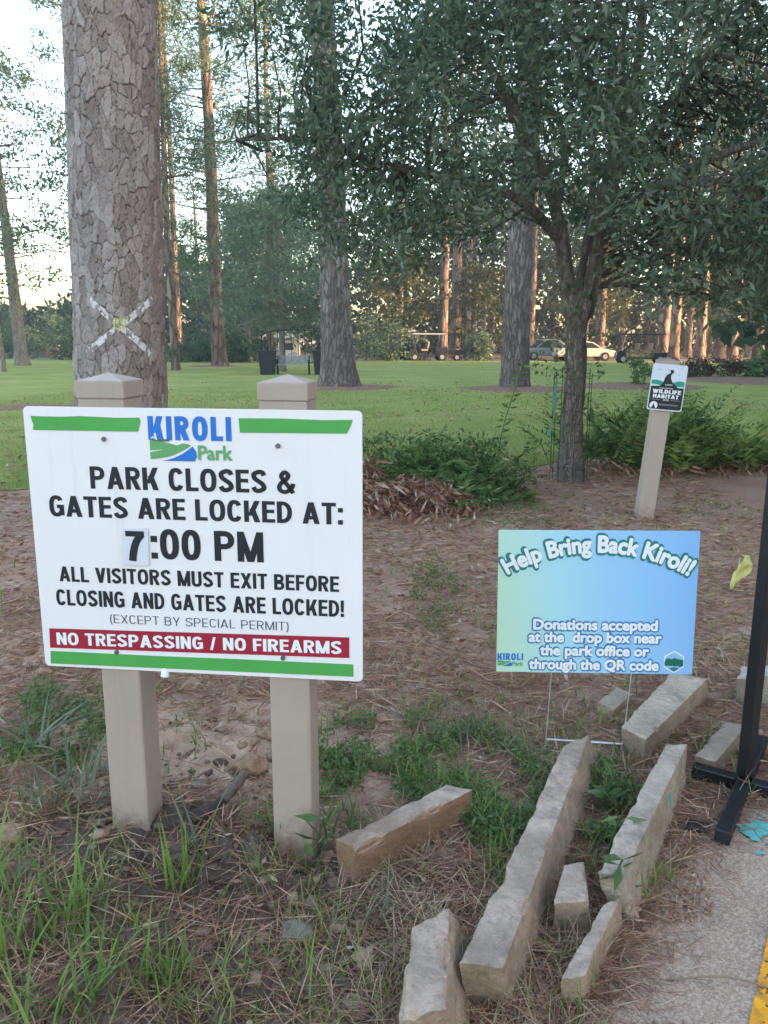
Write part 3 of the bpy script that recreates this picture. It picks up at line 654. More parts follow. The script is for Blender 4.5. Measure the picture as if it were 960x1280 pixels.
flat('black_panel', [(-.1345, .004), (-.1345, -.166), (-.124, -.178), (.124, -.178), (.1345, -.166), (.1345, .003), (.085, .004), (.057, .028), (.036, .042), (.020, .070), (.0145, .100), (.0225, .112), (.036, .127), (.030, .140), (.0235, .150), (.017, .1435), (.006, .148), (.004, .138), (.009, .120), (-.0128, .108), (-.025, .096), (-.0314, .080), (-.038, .050), (-.046, .031), (-.065, .010)], M['wblack'], WS, .0016, ZW, fw)
for s, x0, x1, bz, c_, o_ in (('CERTIFIED', -.065, .046, -.0095, .008, 0), ('WILDLIFE', -.117, .117, -.049, .032, .04), ('HABITAT', -.108, .103, -.0875, .031, .04), ('SITE', -.022, .026, -.107, .013, .01)):
    block_text(s, x0, x1, bz, c_, M['white'], WS, d=.0024, s=.22 if o_ > .02 else .14, zc=ZW, f3=fw)
for x0, x1, z in ((-.117, -.05, -.099), (.04, .117, -.099), (-.05, .109, -.134), (-.05, .10, -.142)):
    flat('printed_rule', [(x0, z), (x1, z), (x1, z - .0035), (x0, z - .0035)], M['pole'], WS, .0024, ZW, fw)
flat('round_emblem', [(-.092 + .033 * math.cos(R_(t)), -.150 + .033 * math.sin(R_(t))) for t in range(-40, 221, 20)], M['board'], WS, .0024, ZW, fw)
flat('round_emblem', [(-.108, -.171), (-.076, -.171), (-.086, -.150), (-.092, -.128), (-.099, -.150)], M['wblack'], WS, .003, ZW, fw)
flat('printed_patch', [(-.022, .028), (.036, .030), (.040, .018), (-.024, .016)], M['pole'], WS, .0024, ZW, fw)
for x, z, r in ((-.090, .146, .011), (-.075, .142, .009), (-.020, .152, .007), (.078, .105, .007), (.045, .075, .005), (-.075, .083, .004)):
    flat('printed_bird', [(x - r, z + r * .4), (x - r * .2, z - r * .1), (x + r, z + r * .3), (x + r * .1, z - r * .55)], M['wblack'], WS, .0012, ZW, fw)

# ------------------------------------------------------------------ stone blocks
def stone(lab, top, bot, mat, seed, n=26, rough=.012):
    """rough split block from its eight corners; faces broken and edges chipped"""
    T = np.array(top, float); B = np.array([(*q[:2], -.07) for q in bot], float)
    for k in range(4):   # corners lean a little
        B[k, :2] += (B[k, :2] - np.mean(B[:, :2], 0)) * .03
    c0 = np.array([*T[:, :2].mean(0), 0]); Lx = np.linalg.norm(T[0] - T[3]); nu = int(np.clip(Lx / .014, 12, 110)); nv = 12; nw = 12
    def P(u, v, wq):   # u along near->far, v across, w up
        def bil(Q): return (1 - u)[:, None] * ((1 - v)[:, None] * Q[3] + v[:, None] * Q[2]) + u[:, None] * ((1 - v)[:, None] * Q[0] + v[:, None] * Q[1])
        return (1 - wq)[:, None] * bil(B) + wq[:, None] * bil(T)
    parts = []
    def face(fu, na, nb, flip):
        a, b_ = np.meshgrid(np.linspace(0, 1, na), np.linspace(0, 1, nb)); u, v, q = fu(a.ravel(), b_.ravel())
        F = grid_faces(na, nb); parts.append((np.stack([u + 0 * v, v + 0 * u, q + 0 * u], 1), F[:, ::-1] if flip else F))
    o1 = lambda a: a * 0 + 1; o0 = lambda a: a * 0
    face(lambda a, b_: (a, b_, o1(a)), nu, nv, True); face(lambda a, b_: (a, o0(a), b_), nu, nw, False); face(lambda a, b_: (a, o1(a), b_), nu, nw, True)
    face(lambda a, b_: (o0(a), a, b_), nv, nw, True); face(lambda a, b_: (o1(a), a, b_), nv, nw, False)
    V, F = merge(parts); u, v, q = V.T
    X = P(u, v, q); C = P(u * 0 + .5, v * 0 + .5, q * 0 + .4)
    mid = P(u, v * 0 + .5, q * 0 + .5)
    # chip the edges: pull towards the axis where two faces meet
    eu = np.minimum(u, 1 - u) * Lx / .02; ev = np.minimum(v, 1 - v) / .12; ew = (1 - q) / .12
    edge_ = np.exp(-np.sort(np.stack([eu, ev, ew], 1), 1)[:, 1])
    X3 = X * 9 + seed * 5.3
    chip = edge_ * (.003 + .045 * np.clip(fbm(X3[:, 0] * .8, X3[:, 1] * .8, X3[:, 2] * .8, seed, 3) - .25, 0, .5) + .008 * np.clip(fbm(X3[:, 0] * 3, X3[:, 1] * 3, X3[:, 2] * 3, seed + 2, 2), 0, 1))
    dirn = unit(mid - X)
    dis = -.004 + rough * .15 * fbm(X[:, 0] * 7, X[:, 1] * 7, X[:, 2] * 7, seed + 3, 3) + .0022 * fbm(X[:, 0] * 34, X[:, 1] * 45, X[:, 2] * 45, seed + 5, 2) + rough * .12 * np.round(1.5 * fbm(X[:, 0] * 5, X[:, 1] * 5, X[:, 2] * 14, seed + 8, 2))
    X = X + dirn * (chip - dis)[:, None]
    key = np.round(np.stack([u, v, q], 1), 5); _, idx, inv = np.unique(key, axis=0, return_index=True, return_inverse=True)
    o = mesh_np('stone_block', X[idx] - c0, inv.reshape(-1)[F], mat, None, False); o.location = c0
    for p in o.data.polygons: p.use_smooth = False
    return tag(o, lab, 'stone block')
greyT, tanS = (.53, .405, .33), (.54, .38, .27)
st = lambda k, t=greyT, s=tanS, q=(.30, .22, .16): mat_stone('weathered_sandstone', t, s, q, k)
A_, = [st(1, (.52, .42, .34), (.42, .24, .145), (.26, .14, .085))]
stone('orange-sided sandstone block lying alone beside the right post of the large white sign', [(.199, 2.34, .12), (.283, 2.308, .12), (-.07, 2.006, .12), (-.135, 2.05, .12)], [(.216, 2.425), (.287, 2.365), (-.064, 2.025), (-.127, 2.05)], A_, 1)
stone('longest sandstone beam, grey on top and tan on its side, pointing at the yard sign', [(.62, 2.569, .13), (.739, 2.669, .13), (.272, 1.559, .13), (.17, 1.573, .13)], [(.667, 2.637), (.825, 2.715), (.330, 1.622), (.207, 1.637)], st(2), 2)
stone('broad short stone block at the very bottom, left of the longest beam', [(0.064, 1.659, 0.15), (0.164, 1.737, 0.15), (0.136, 1.426, 0.15), (0.025, 1.409, 0.15)], [(0.103, 1.714), (0.257, 1.827), (0.211, 1.494), (0.015, 1.448)], st(3), 3)
slab = stone('thick upright grey slab with a teal paint fleck, left of the black stand', [(.969, 2.551, .15), (1.048, 2.557, .15), (.633, 1.868, .15), (.558, 1.878, .15)], [(1.004, 2.57), (1.071, 2.57), (.683, 1.853), (.623, 1.901)], st(4, (.52, .425, .35), (.48, .38, .29)), 4)
slab.data.materials.append(mat_plain('teal_paint_fleck', (.10, .36, .30), .7, .25, 60))
for p in slab.data.polygons:
    c = p.center + slab.location - Vector((.907, 2.297, .085))
    if c.length < .024 and abs(c.z) < .018 and p.normal.z < .6: p.material_index = 1
stone('smaller beam set low at the edge of the asphalt, below the upright grey slab', [(0.557, 1.804, 0.1), (0.62, 1.847, 0.1), (0.462, 1.575, 0.1), (0.4, 1.565, 0.1)], [(0.589, 1.826), (0.654, 1.871), (0.478, 1.586), (0.417, 1.604)], st(5), 5)
stone('small wedge shaped stone standing between the longest beam and the upright slab', [(0.49, 1.95, 0.11), (0.552, 1.971, 0.11), (0.529, 1.809, 0.11), (0.429, 1.796, 0.11)], [(0.52, 1.971), (0.6, 1.998), (0.547, 1.841), (0.441, 1.852)], st(6), 6)
stone('pale two-piece looking block lying right under the corner of the yard sign', [(1.229, 3.248, .12), (1.358, 3.166, .12), (.932, 2.636, .12), (.871, 2.739, .12)], [(1.27, 3.27), (1.42, 3.271), (.971, 2.73), (.914, 2.839)], st(7, (.56, .455, .36), (.50, .38, .28)), 7)
stone('little half buried block behind the yard sign stake', [(1.002, 3.255, .05), (1.054, 3.175, .05), (.931, 3.023, .05), (.879, 3.096, .05)], [(1.016, 3.268), (1.057, 3.173), (.941, 3.047), (.886, 3.126)], st(8, (.40, .35, .28)), 8)
stone('brown flat block lying behind the foot of the black stand', [(1.306, 2.867, .08), (1.381, 2.835, .08), (1.159, 2.565, .08), (1.093, 2.608, .08)], [(1.338, 2.906), (1.404, 2.843), (1.187, 2.608), (1.118, 2.652)], st(9, (.38, .30, .24), (.34, .24, .17)), 9)
stone('pale block farthest right, partly behind the black upright', [(1.517, 3.232, .15), (1.672, 3.251, .15), (1.607, 3.14, .15), (1.447, 3.122, .15)], [(1.556, 3.289), (1.713, 3.29), (1.636, 3.163), (1.507, 3.224)], st(10, (.52, .47, .42), (.46, .39, .32)), 10)

# ------------------------------------------------------------------ black stand at the right edge
bs = thing('metal_stand', 'black square tube upright on a crossed floor base at the right edge', 'stand', (1.228, 2.50, .004))
m = MB(); m.box((0, 0, .70), (.041, .041, 1.29), Matrix.Rotation(R_(28), 3, 'Z')); m.build('upright', M['black'], bs, bevel=.004)
def foot(ang, l0):
    q = Matrix.Rotation(R_(ang), 3, 'Z'); m = MB(); c = q @ Vector((.021 + l0 / 2 + .003, 0, .024)); m.box(c, (l0, .044, .044), q); f = m.build('foot', M['black'], bs, bevel=.004)
    e_ = MB(); e_.box(q @ Vector((.021 + l0 + .0045, 0, .024)), (.003, .038, .038), q); e_.build('end_cap', M['bin'], f)
for a_, l_ in ((237, .34), (57, .34), (147, .14), (327, .34)): foot(a_, l_)
m = MB(); m.box((-.245, -.235, .012), (.07, .05, .02), Matrix.Rotation(R_(-20), 3, 'Z')); m.build('foot_plate', M['black'], bs, bevel=.004)
m = MB(); m.box((0, 0, 1.352), (.045, .045, .012), Matrix.Rotation(R_(28), 3, 'Z')); m.build('end_cap', M['bin'], bs, bevel=.003)

# yellow marker flag
fg = thing('marker_flag', 'small yellow plastic marker flag curled on a thin wire in the pine straw', 'flag', (2.153, 4.77, 0))
m = MB(); m.tube([(0, 0, -.05), (.012, 0, .12), (.02, 0, .21)], .003, 5); m.build('wire', M['wire'], fg)
u, v = np.meshgrid(np.linspace(0, 1, 9), np.linspace(0, 1, 14)); wd = .125 * (np.clip(1.15 - np.abs(v - .55) * 1.7, .15, 1))
X = .012 - .035 * (1 - v) + (u - .2) * wd + .03 * v ** 2; Y = -.022 * np.sin(u * 4.2 + v * 2) + .016 * fbm(u * 3, v * 4, 0, 6, 3); Z = .0 + .20 * v + .02 * u
o = mesh_np('flag', np.stack([X, Y, Z], -1).reshape(-1, 3), grid_faces(9, 14), M['flag'], fg, True); mo = o.modifiers.new('s', 'SOLIDIFY'); mo.thickness = .001

# ------------------------------------------------------------------ trees
def bark_relief(th, z, R, cw=.056, chh=.12, seed=3):
    """plated pine bark on a trunk: returns depth (metres, <=0 in the cracks), plate id, crack mask"""
    s = th / (2 * np.pi); nc = int(round(2 * np.pi * R / cw))
    wx = .38 * fbm(s * nc * .7, z / chh * .7, 0, seed + 40, 3); wz = .45 * fbm(s * nc * .7 + 9, z / chh * .7, 0, seed + 41, 3)
    a = s * nc + wx; c = z / chh + wz; ia, ic = np.floor(a).astype(np.int64), np.floor(c).astype(np.int64)
    d1 = np.full(a.shape, 9.); d2 = d1.copy(); idp = np.zeros(a.shape)
    for da in (-1, 0, 1):
        for dc in (-2, -1, 0, 1, 2):
            ka, kc = (ia + da) % nc, ic + dc
            px = ia + da + .5 + .42 * (2 * _h(ka, kc, ka * 0, seed) - 1); pz = kc + .5 + .45 * (2 * _h(ka, kc, ka * 0 + 5, seed) - 1)
            dd = np.hypot(a - px, c - pz); q = _h(ka, kc, ka * 0 + 9, seed)
            near = dd < d1; d2 = np.where(near, d1, np.minimum(d2, dd)); idp = np.where(near, q, idp); d1 = np.where(near, dd, d1)
    crack = (1 - sstep(.015, .07, d2 - d1)) * sstep(-1.1, -.2, fbm(s * nc * .45, z / chh * .3, 0, seed + 70, 2))
    flake = .011 * idp + .003 * np.round(2.5 * fbm(s * nc * 1.1, z * 9, 0, seed + 60, 2)) / 2.5
    return flake - .010 * crack, idp, crack
def trunk_axis(z, lean, bow=0):
    return lean[0] * z + bow * np.sin(z * .5), lean[1] * z
BIG = dict(x=-2.06, y=6.25, lean=(.036, 0.0))
def big_r(z): return .337 - .0085 * z + .16 * np.exp(-z / .28)
def big_surface(th, z, off=0):
    R = big_r(z) * (1 + .02 * np.sin(3 * th + z * .6)); dpt, idp, crk = bark_relief(th, z, .34); d2_, _, c2_ = bark_relief(th, z, .34, .027, .07, 23); dpt = dpt + .30 * d2_; crk = np.clip(np.maximum(crk, .45 * c2_), 0, 1)
    r = R + dpt + .003 * fbm(th * 14, z * 30, 0, 88, 3) + off
    ax, ay = trunk_axis(z, BIG['lean']); return np.stack([ax + r * np.cos(th), ay + r * np.sin(th), z], -1), idp, crk
bp = thing('pine_tree', 'nearest thick pine with plated bark and a white sprayed cross, behind the large sign', 'tree', (BIG['x'], BIG['y'], 0))
th = np.linspace(0, 2 * np.pi, 401)[:-1]; zz = np.concatenate([np.linspace(-.1, 4.6, 900), np.linspace(4.65, 22, 300)]); TH, ZZ = np.meshgrid(th, zz)
V, idp, crk = big_surface(TH, ZZ)
i = np.arange(len(zz) - 1)[:, None] * 400; j = np.arange(400)[None, :]
F = np.stack([i + j, i + (j + 1) % 400, i + 400 + (j + 1) % 400, i + 400 + j], -1).reshape(-1, 4)
trk = mesh_np('trunk', V.reshape(-1, 3), F, M['bigbark'], bp, True, dict(plate=idp, crack=crk))
def paint(name, a0, z0, a1, z1, wd, mat, seed):
    n = 150; m_ = 18; t, sdd = np.meshgrid(np.linspace(0, 1, n), np.linspace(-.5, .5, m_)); A = a0 + (a1 - a0) * t; Z = z0 + (z1 - z0) * t
    Lg = np.hypot((a1 - a0) * .33, z1 - z0); na, nz = -(z1 - z0) / Lg, (a1 - a0) * .33 / Lg
    A = A + sdd * wd * na / .33; Z = Z + sdd * wd * nz
    V, _, ck = big_surface(A, Z, .0025); F = grid_faces(n, m_); f = lambda q: q.ravel()[F].mean(1)
    keep = (f(ck) < .93) & (fbm(f(A) * 22, f(Z) * 10, 0, seed, 3) > -1.1 + 2.6 * np.abs(f(sdd)) ** 2 + .5 * (np.abs(f(t) - .5) > .44))
    mesh_np(name, V.reshape(-1, 3), F[keep], mat, bp, True)
M['spray'] = mat_plain('white_spray_paint', (.60, .59, .60), .7, .15, 40); M['sprayy'] = mat_plain('yellow_spray_paint', (.50, .50, .12), .7, .2, 40)
TC = -1.57 + .32      # the side that faces the camera
zx = 1.60
paint('paint_stroke', TC - .62, zx + .17, TC + .72, zx - .21, .046, M['spray'], 5)
paint('paint_stroke', TC - .72, zx - .20, TC + .80, zx + .19, .046, M['spray'], 6)
paint('paint_dot', TC - .13, zx - .005, TC + .13, zx + .005, .085, M['sprayy'], 7)

def crown(parent, name, centers, rad, n_leaf, L, W, mat, droop=.3, flat_=.7, along=None):
    """leaves gathered on twigs around each centre"""
    centers = np.asarray(centers); k = len(centers); cid = np.repeat(np.arange(k), n_leaf); n = len(cid)
    tw = unit(rnd_dir(k) * [1, 1, .5] + [0, 0, -droop * .5]) if along is None else along
    rr = np.broadcast_to(rad, (k,))[cid]
    t = rng.uniform(-1, 1, n); pos = centers[cid] + tw[cid] * (t * rr)[:, None] + rng.normal(size=(n, 3)) * (rr * .32)[:, None] * [1, 1, flat_]
    d = unit(tw[cid] * .7 + rnd_dir(n) + [0, 0, -droop])
    V, F = leaf_quads(pos, d, L * rng.uniform(.6, 1.25, n), W * rng.uniform(.7, 1.25, n)); return mesh_np(name, V, F, mat, parent)
def limbs_to(centers, nodes, r0=.012, r1=.004, sag=.1):
    parts = []
    nodes = np.asarray(nodes)
    for c in centers:
        dd = np.linalg.norm(nodes - c, axis=1) + .3 * np.maximum(nodes[:, 2] - c[2], 0); a = nodes[np.argmin(dd)]; l = np.linalg.norm(c - a)
        mid = (a + c) / 2 + rng.normal(size=3) * l * .09 + [0, 0, l * sag]
        parts.append(tube(np.array([a, (a + mid) / 2 + rng.normal(size=3) * l * .03, mid, (mid + c) / 2, c]), np.linspace(r0 * (1 + l * .6), r1, 5), 4))
    return merge(parts)

# --- the oak
OX, OY = 2.03, 8.73
oak = thing('oak_tree', 'spreading dark oak with narrow leaves whose forked trunk stands in a wire cage', 'tree', (OX, OY, 0))
def rough_tube(pts, rad, n, amp, seed):
    V, F = tube(pts, rad, n); c = np.repeat(pts, n, 0); d = unit(V - c)
    return V + d * (amp * fbm(V[:, 0] * 18, V[:, 1] * 18, V[:, 2] * 7, seed, 3))[:, None], F
tp = curve_pts([(0, 0, -.1), (0, 0, .12), (-.01, 0, .6), (0, 0, 1.2), (-.02, 0, 1.6), (0, 0, 1.86)], 8); tr_ = np.interp(tp[:, 2], [-.1, .05, .3, 1.0, 1.6, 1.86], [.18, .155, .126, .108, .112, .135])
limb_ctrl = [[(-.06, 0, 1.75), (-.13, .02, 2.1), (-.24, -.05, 2.6), (-.42, -.1, 3.1), (-.8, -.2, 3.7), (-1.3, -.4, 4.5), (-1.6, -.6, 5.3)],
             [(.08, .03, 1.75), (.17, .08, 2.2), (.2, .15, 2.8), (.35, .2, 3.5), (.5, .1, 4.4), (.4, .2, 5.6), (.5, .2, 6.6)],
             [(-.22, -.03, 2.5), (-.7, -.3, 2.85), (-1.3, -.5, 3.0), (-2.0, -.6, 3.1), (-2.8, -.7, 3.3), (-3.4, -.7, 3.3)],
             [(.2, .1, 2.5), (.7, -.3, 3.0), (1.4, -.7, 3.3), (2.2, -.9, 3.4), (3.2, -1.0, 3.3)],
             [(.05, -.02, 1.9), (.1, -.3, 2.5), (.1, -.9, 3.2), (-.1, -1.5, 3.8), (-.2, -2.0, 4.2)],
             [(.25, .15, 3.0), (.9, .3, 3.9), (1.6, .2, 4.8), (2.3, .1, 5.5)],
             [(-.3, -.05, 2.8), (-.1, .6, 3.6), (-.3, 1.3, 4.3), (-.5, 1.8, 5.0)],
             [(-.03, -.02, 1.9), (.02, -.03, 2.3), (.05, -.1, 2.9), (.0, .0, 4.0), (-.3, -.2, 5.0), (-.5, -.3, 6.2)],
             [(.7, -.3, 3.0), (1.0, -1.1, 2.9), (1.4, -1.8, 2.9), (1.9, -2.3, 2.8)], [(-1.3, -.4, 4.5), (-2.1, -.5, 4.9), (-2.9, -.3, 5.2)]]
parts = [rough_tube(tp, tr_, 28, .012, 4)]; nodes = []
lr = [(.095, .02), (.085, .02), (.06, .012), (.06, .012), (.05, .012), (.05, .012), (.05, .012), (.05, .012), (.035, .01), (.035, .01)]
for c, (a, b_) in zip(limb_ctrl, lr):
    p = curve_pts(c, 6); parts.append(rough_tube(p, np.linspace(a, b_, len(p)), 12, .008, 6)); nodes.append(p[4:])
nodes = np.concatenate(nodes)
# lumpy collar where the trunk forks
p = np.array([(0, 0, 1.68), (0, 0, 1.80), (.0, 0, 1.9), (0, 0, 1.98)]); parts.append(rough_tube(p, [.11, .155, .14, .05], 16, .03, 8))
V, F = merge(parts); mesh_np('trunk', V, F, M['oakbark'], oak, True)
def oak_low(x, y):
    """lowest leaves of the crown seen as a slope over distance, by place across the crown"""
    return np.interp(x / y, [-.2, -.10, 0, .06, .13, .165, .20, .26, .30, .36, .5], [.23, .12, .09, .10, .125, .17, .17, .11, .065, .045, .03])
C = []
while len(C) < 1900:
    q = rng.uniform(-1, 1, 3); rr = (np.abs(q) ** 3.6).sum() ** (1 / 3.6)
    if rr > 1 or (rr < .45 and rng.random() < .5): continue
    x, y, z = .35 + q[0] * 3.9, q[1] * 2.7, 4.35 + q[2] * 2.9
    X_, Y_ = OX + x, OY + y
    if z - 1.5 < oak_low(X_, Y_) * Y_ + rng.normal() * .10: continue
    dens = np.interp(X_ / Y_, [-.2, -.1, 0, .1, .5], [.05, .22, .88, 1, 1])
    if fbm(x * .9, y * .9, z * .9, 71, 2) < -.28 + (1 - dens) * .55: continue
    C.append((x, y, z))
C = np.array(C)
V, F = limbs_to(C[::2], nodes, .008, .003); mesh_np('branch', V, F, M['twig'], oak)
crown(oak, 'crown', C, .30, 60, .095, .031, M['oakleaf'], .35)
# bare twig ends that show lighter
# a few suckers low on the trunk
sc_ = np.array([(-.22, -.1, 1.35), (-.3, 0, 1.5), (-.15, -.15, 1.2), (.2, -.1, 1.25), (-.28, -.05, 1.18), (.18, -.1, 1.55), (-.1, -.16, 1.75), (-.42, 0, 1.3), (.12, -.15, 1.95), (-.1, -.2, 2.05)])
V, F = limbs_to(sc_, tp, .005, .002); mesh_np('branch', V, F, M['twig'], oak)
crown(oak, 'sucker_shoots', sc_, .12, 18, .065, .03, M['weed'], .2)
# wire cage round the trunk
cg = thing('wire_cage', 'dark green wire guard standing around the oak trunk with torn netting', 'tree guard', (OX, OY, 0))
m = MB(); aa = np.linspace(0, 2 * np.pi, 25)
for z in (.16, .45, .62, .76, .95, 1.12): m.tube([(.2 * math.cos(a) - .02, .2 * math.sin(a), z + .02 * math.sin(3 * a + z * 9)) for a in aa], .0032, 5)
for a in np.linspace(0, 2 * np.pi, 9)[:-1]: m.tube([(.2 * math.cos(a) - .02, .2 * math.sin(a), -.02), (.202 * math.cos(a) - .02, .2 * math.sin(a), 1.16 + .08 * math.sin(a * 5))], .004, 5)
m.build('wire_frame', M['cage'], cg)
u, v = np.meshgrid(np.linspace(2.85, 3.6, 12), np.linspace(.5, 1.08, 14)); V = np.stack([.205 * np.cos(u) - .02 - .05 * np.sin(v * 4) * (v < .8), .205 * np.sin(u), v], -1).reshape(-1, 3); F = grid_faces(12, 14)
c_ = V[F].mean(1); F = F[fbm(c_[:, 1] * 14, c_[:, 2] * 14, 0, 4, 2) > .05]; mesh_np('netting', V, F, mat_plain('teal_netting', (.06, .17, .12), .7, .3, 30), cg)

# --- pines and other trees behind
def pine(name, label, x, y, r, h, lean=(0, 0), bark='farbark', crown_z=(8, 20), spread=3, clusters=60, leaf=(.30, .05), nl=40, group=None, mat='pineleaf', seg=14, flare=.35, clump=.8, limbs=True):
    t = thing(name, label, 'tree', (x, y, 0), 0, group)
    z = np.concatenate([np.linspace(-.15, 3, 22), np.linspace(3.4, h, 26)]); rad = r * (1 - .62 * z / h) + r * flare * np.exp(-np.maximum(z, 0) / (r * 1.1))
    pts = np.stack([lean[0] * z + .06 * np.sin(z * .35 + x), lean[1] * z, z], 1)
    V, F = rough_tube(pts, rad, seg, r * .06, int(abs(x * 7)) % 50); mesh_np('trunk', V, F, M[bark], t, True)
    if clusters:
        n = clusters; zc = crown_z[0] + (crown_z[1] - crown_z[0]) * rng.random(n) ** .8; u = (zc - crown_z[0]) / (crown_z[1] - crown_z[0])
        rr = spread * (.35 + .65 * np.sin(np.pi * np.clip(u * .8 + .15, 0, 1))) * np.sqrt(rng.random(n)); a = rng.uniform(0, 6.28, n)
        Cc = np.stack([lean[0] * zc + rr * np.cos(a), lean[1] * zc + rr * np.sin(a), zc], 1)
        if limbs:
            parts = []
            for c in Cc[::2]:
                z0 = max(c[2] - .25 * np.hypot(c[0] - lean[0] * c[2], c[1]) - .2, 1.0); a0 = np.array([lean[0] * z0, lean[1] * z0, z0]); mid = (a0 + c) / 2 + [rng.normal() * .25, rng.normal() * .25, -.15 * (c[2] - z0) - .15]
                parts.append(tube(np.array([a0, mid, c]), [.028 + r * .05, .02, .006], 4))
            V, F = merge(parts); mesh_np('branch', V, F, M[bark], t)
        crown(t, 'crown', Cc, clump, nl, leaf[0], leaf[1], M[mat], .15, .55)
    return t
# nearest pine's own crown, far above the frame
n = 70; zc = rng.uniform(11, 21, n); a = rng.uniform(0, 6.28, n); rr = 3.2 * np.sqrt(rng.random(n)); Cc = np.stack([rr * np.cos(a), rr * np.sin(a), zc], 1)
V, F = limbs_to(Cc[::2], np.stack([zz * 0, zz * 0, zz], 1)[zz > 9], .03, .01); mesh_np('branch', V, F, M['farbark'], bp); crown(bp, 'crown', Cc, .8, 40, .3, .05, M['pineleaf'], .15)
pine('pine_tree', 'tall scaly pine leaning slightly left, beside the ornamental bench', -1.38, 26, .50, 24, (-.050, 0), 'midbark', (13, 24), 4.2, 70, (.3, .06), 40, seg=28, flare=.5)
pine('pine_tree', 'straight grey pine standing just left of the oak trunk on a mulch bed', 4.16, 25.8, .43, 23, (-.004, 0), 'midbark', (12, 23), 4.0, 70, (.3, .06), 40, seg=28, flare=.22)
pine('pine_tree', 'tall slim pine between the nearest pine and the bench', -9.2, 46, .40, 27, (-.014, 0), 'farbark', (6.0, 27), 5.2, 190, (.34, .06), 110, clump=1.1)
pine('pine_tree', 'slender pine with sparse crown partly hidden by the nearest pine', -14.8, 43, .25, 26, (-.01, 0), 'farbark', (7, 26), 3.0, 110, (.34, .06), 90, clump=.9)
pine('pine_tree', 'bushy young pine with low branches just right of the nearest pine', -10.2, 40, .2, 17, (0, 0), 'farbark', (4.5, 17), 3.4, 150, (.26, .045), 110, clump=.95)
pine('pine_tree', 'leafy pine right of the slim pine, over the bench', -8.0, 58, .28, 24, (.01, 0), 'farbark', (7, 24), 4.6, 150, (.34, .06), 100, clump=1.2)
pine('shade_tree', 'sparse leafy tree at the far left with a dark slanting trunk', -20.2, 46, .36, 15.5, (-.05, 0), 'oakbark', (4.2, 15.8), 4.6, 130, (.26, .11), 60, mat='treeleaf', clump=.9)
pine('shade_tree', 'thin bare grey young tree at the left edge of the lawn', -17.2, 37, .10, 8, (-.03, 0), 'oakbark', (2, 7), 2.2, 22, (.2, .1), 12, mat='treeleaf', clump=.6)
pine('shade_tree', 'grey green bushy tree behind the bench and arch', -4.9, 39, .16, 8.5, (0, 0), 'oakbark', (1.6, 8.3), 3.2, 150, (.22, .085), 75, mat='paleleaf', clump=.8)
pine('shade_tree', 'feathery green tree behind the slim pine, left of the bench', -9.0, 55, .2, 10, (0, 0), 'oakbark', (2.2, 10), 4.2, 150, (.30, .11), 75, mat='paleleaf', clump=.9)
pine('shade_tree', 'olive and gold leafy small tree behind the utility cart', 1.2, 66, .22, 8.5, (.02, 0), 'oakbark', (2.2, 8), 3.4, 90, (.36, .17), 50, mat='warmleaf', clump=.9)
pine('shade_tree', 'golden leafed small tree just left of the straight grey pine', 8.4, 70, .2, 8, (0, 0), 'oakbark', (1.2, 7.5), 3.0, 80, (.36, .17), 46, mat='warmleaf', clump=.8)
pine('shade_tree', 'dark leafy tree above the right golf cart', 18.0, 74, .22, 10, (0, 0), 'oakbark', (3.4, 10), 4.4, 90, (.4, .18), 50, mat='warmleaf', clump=1.0)
pine('shade_tree', 'gold tinted tree at the far right beyond the hedge', 33.5, 80, .24, 9.5, (0, 0), 'oakbark', (3.4, 9), 4.4, 80, (.42, .18), 44, mat='warmleaf', clump=1.0)
# the far stand of pines
far = [(553, 66, .42), (568, 70, .48), (584, 84, .30), (497, 76, .34), (612, 92, .3), (224, 62, .26), (662, 82, .34), (688, 96, .3), (748, 72, .42), (776, 90, .22), (826, 66, .50), (839, 62, .40), (858, 78, .34), (873, 64, .38), (897, 67, .50), (912, 72, .52), (935, 76, .42), (946, 68, .44), (957, 80, .4), (885, 95, .3), (806, 98, .3), (980, 66, .45), (1010, 75, .45)]
names = ['pine left of the two close pines behind the utility cart', 'stout pine rising right behind the utility cart', 'thin dark pine right of the pines behind the utility cart', 'pine standing left of the utility cart roof', 'thin far pine left of the straight grey pine', 'sunlit pine trunk just right of the nearest pine', 'far pine right of the straight grey pine', 'far thin pine seen left of the oak fork', 'pine behind the cream car', 'thin pine just left of the right golf cart', 'thick pine at the right end of the golf cart roof', 'pine with sunlit foot just right of the golf cart', 'slim pine right of the pine with sunlit foot', 'grey pine above the wildlife sign', 'thick dark pine behind the reddish hedge, left one', 'thick pine behind the reddish hedge, right one', 'sunlit pine above the green shrub at right', 'grey pine second from the right edge', 'pine cut by the right edge of the picture', 'far thin pine between thick trunks at right', 'far thin pine behind the golf cart', 'pine just outside the right edge', 'pine well outside the right edge']
protos = []
for i, ((px, Y, r), nm) in enumerate(zip(far, names)):
    X_ = (px - 480) / 1011.3 * (Y * .978 + .31)
    if i < 4:
        t = pine('pine_tree', nm, X_, Y, r, 24 + 2 * (i % 3), (0.004 * (i - 1), 0), 'farbark', (9, 25), 3.6, 60, (.5, .10), 40, 'pines of the far stand', seg=12, clump=1.1); protos.append((t, r))
    else:
        t0, r0 = protos[i % 4]; s_ = r / r0; t = dup(t0, (X_, Y, 0), i * 1.7, (s_, s_, 1.0), nm)

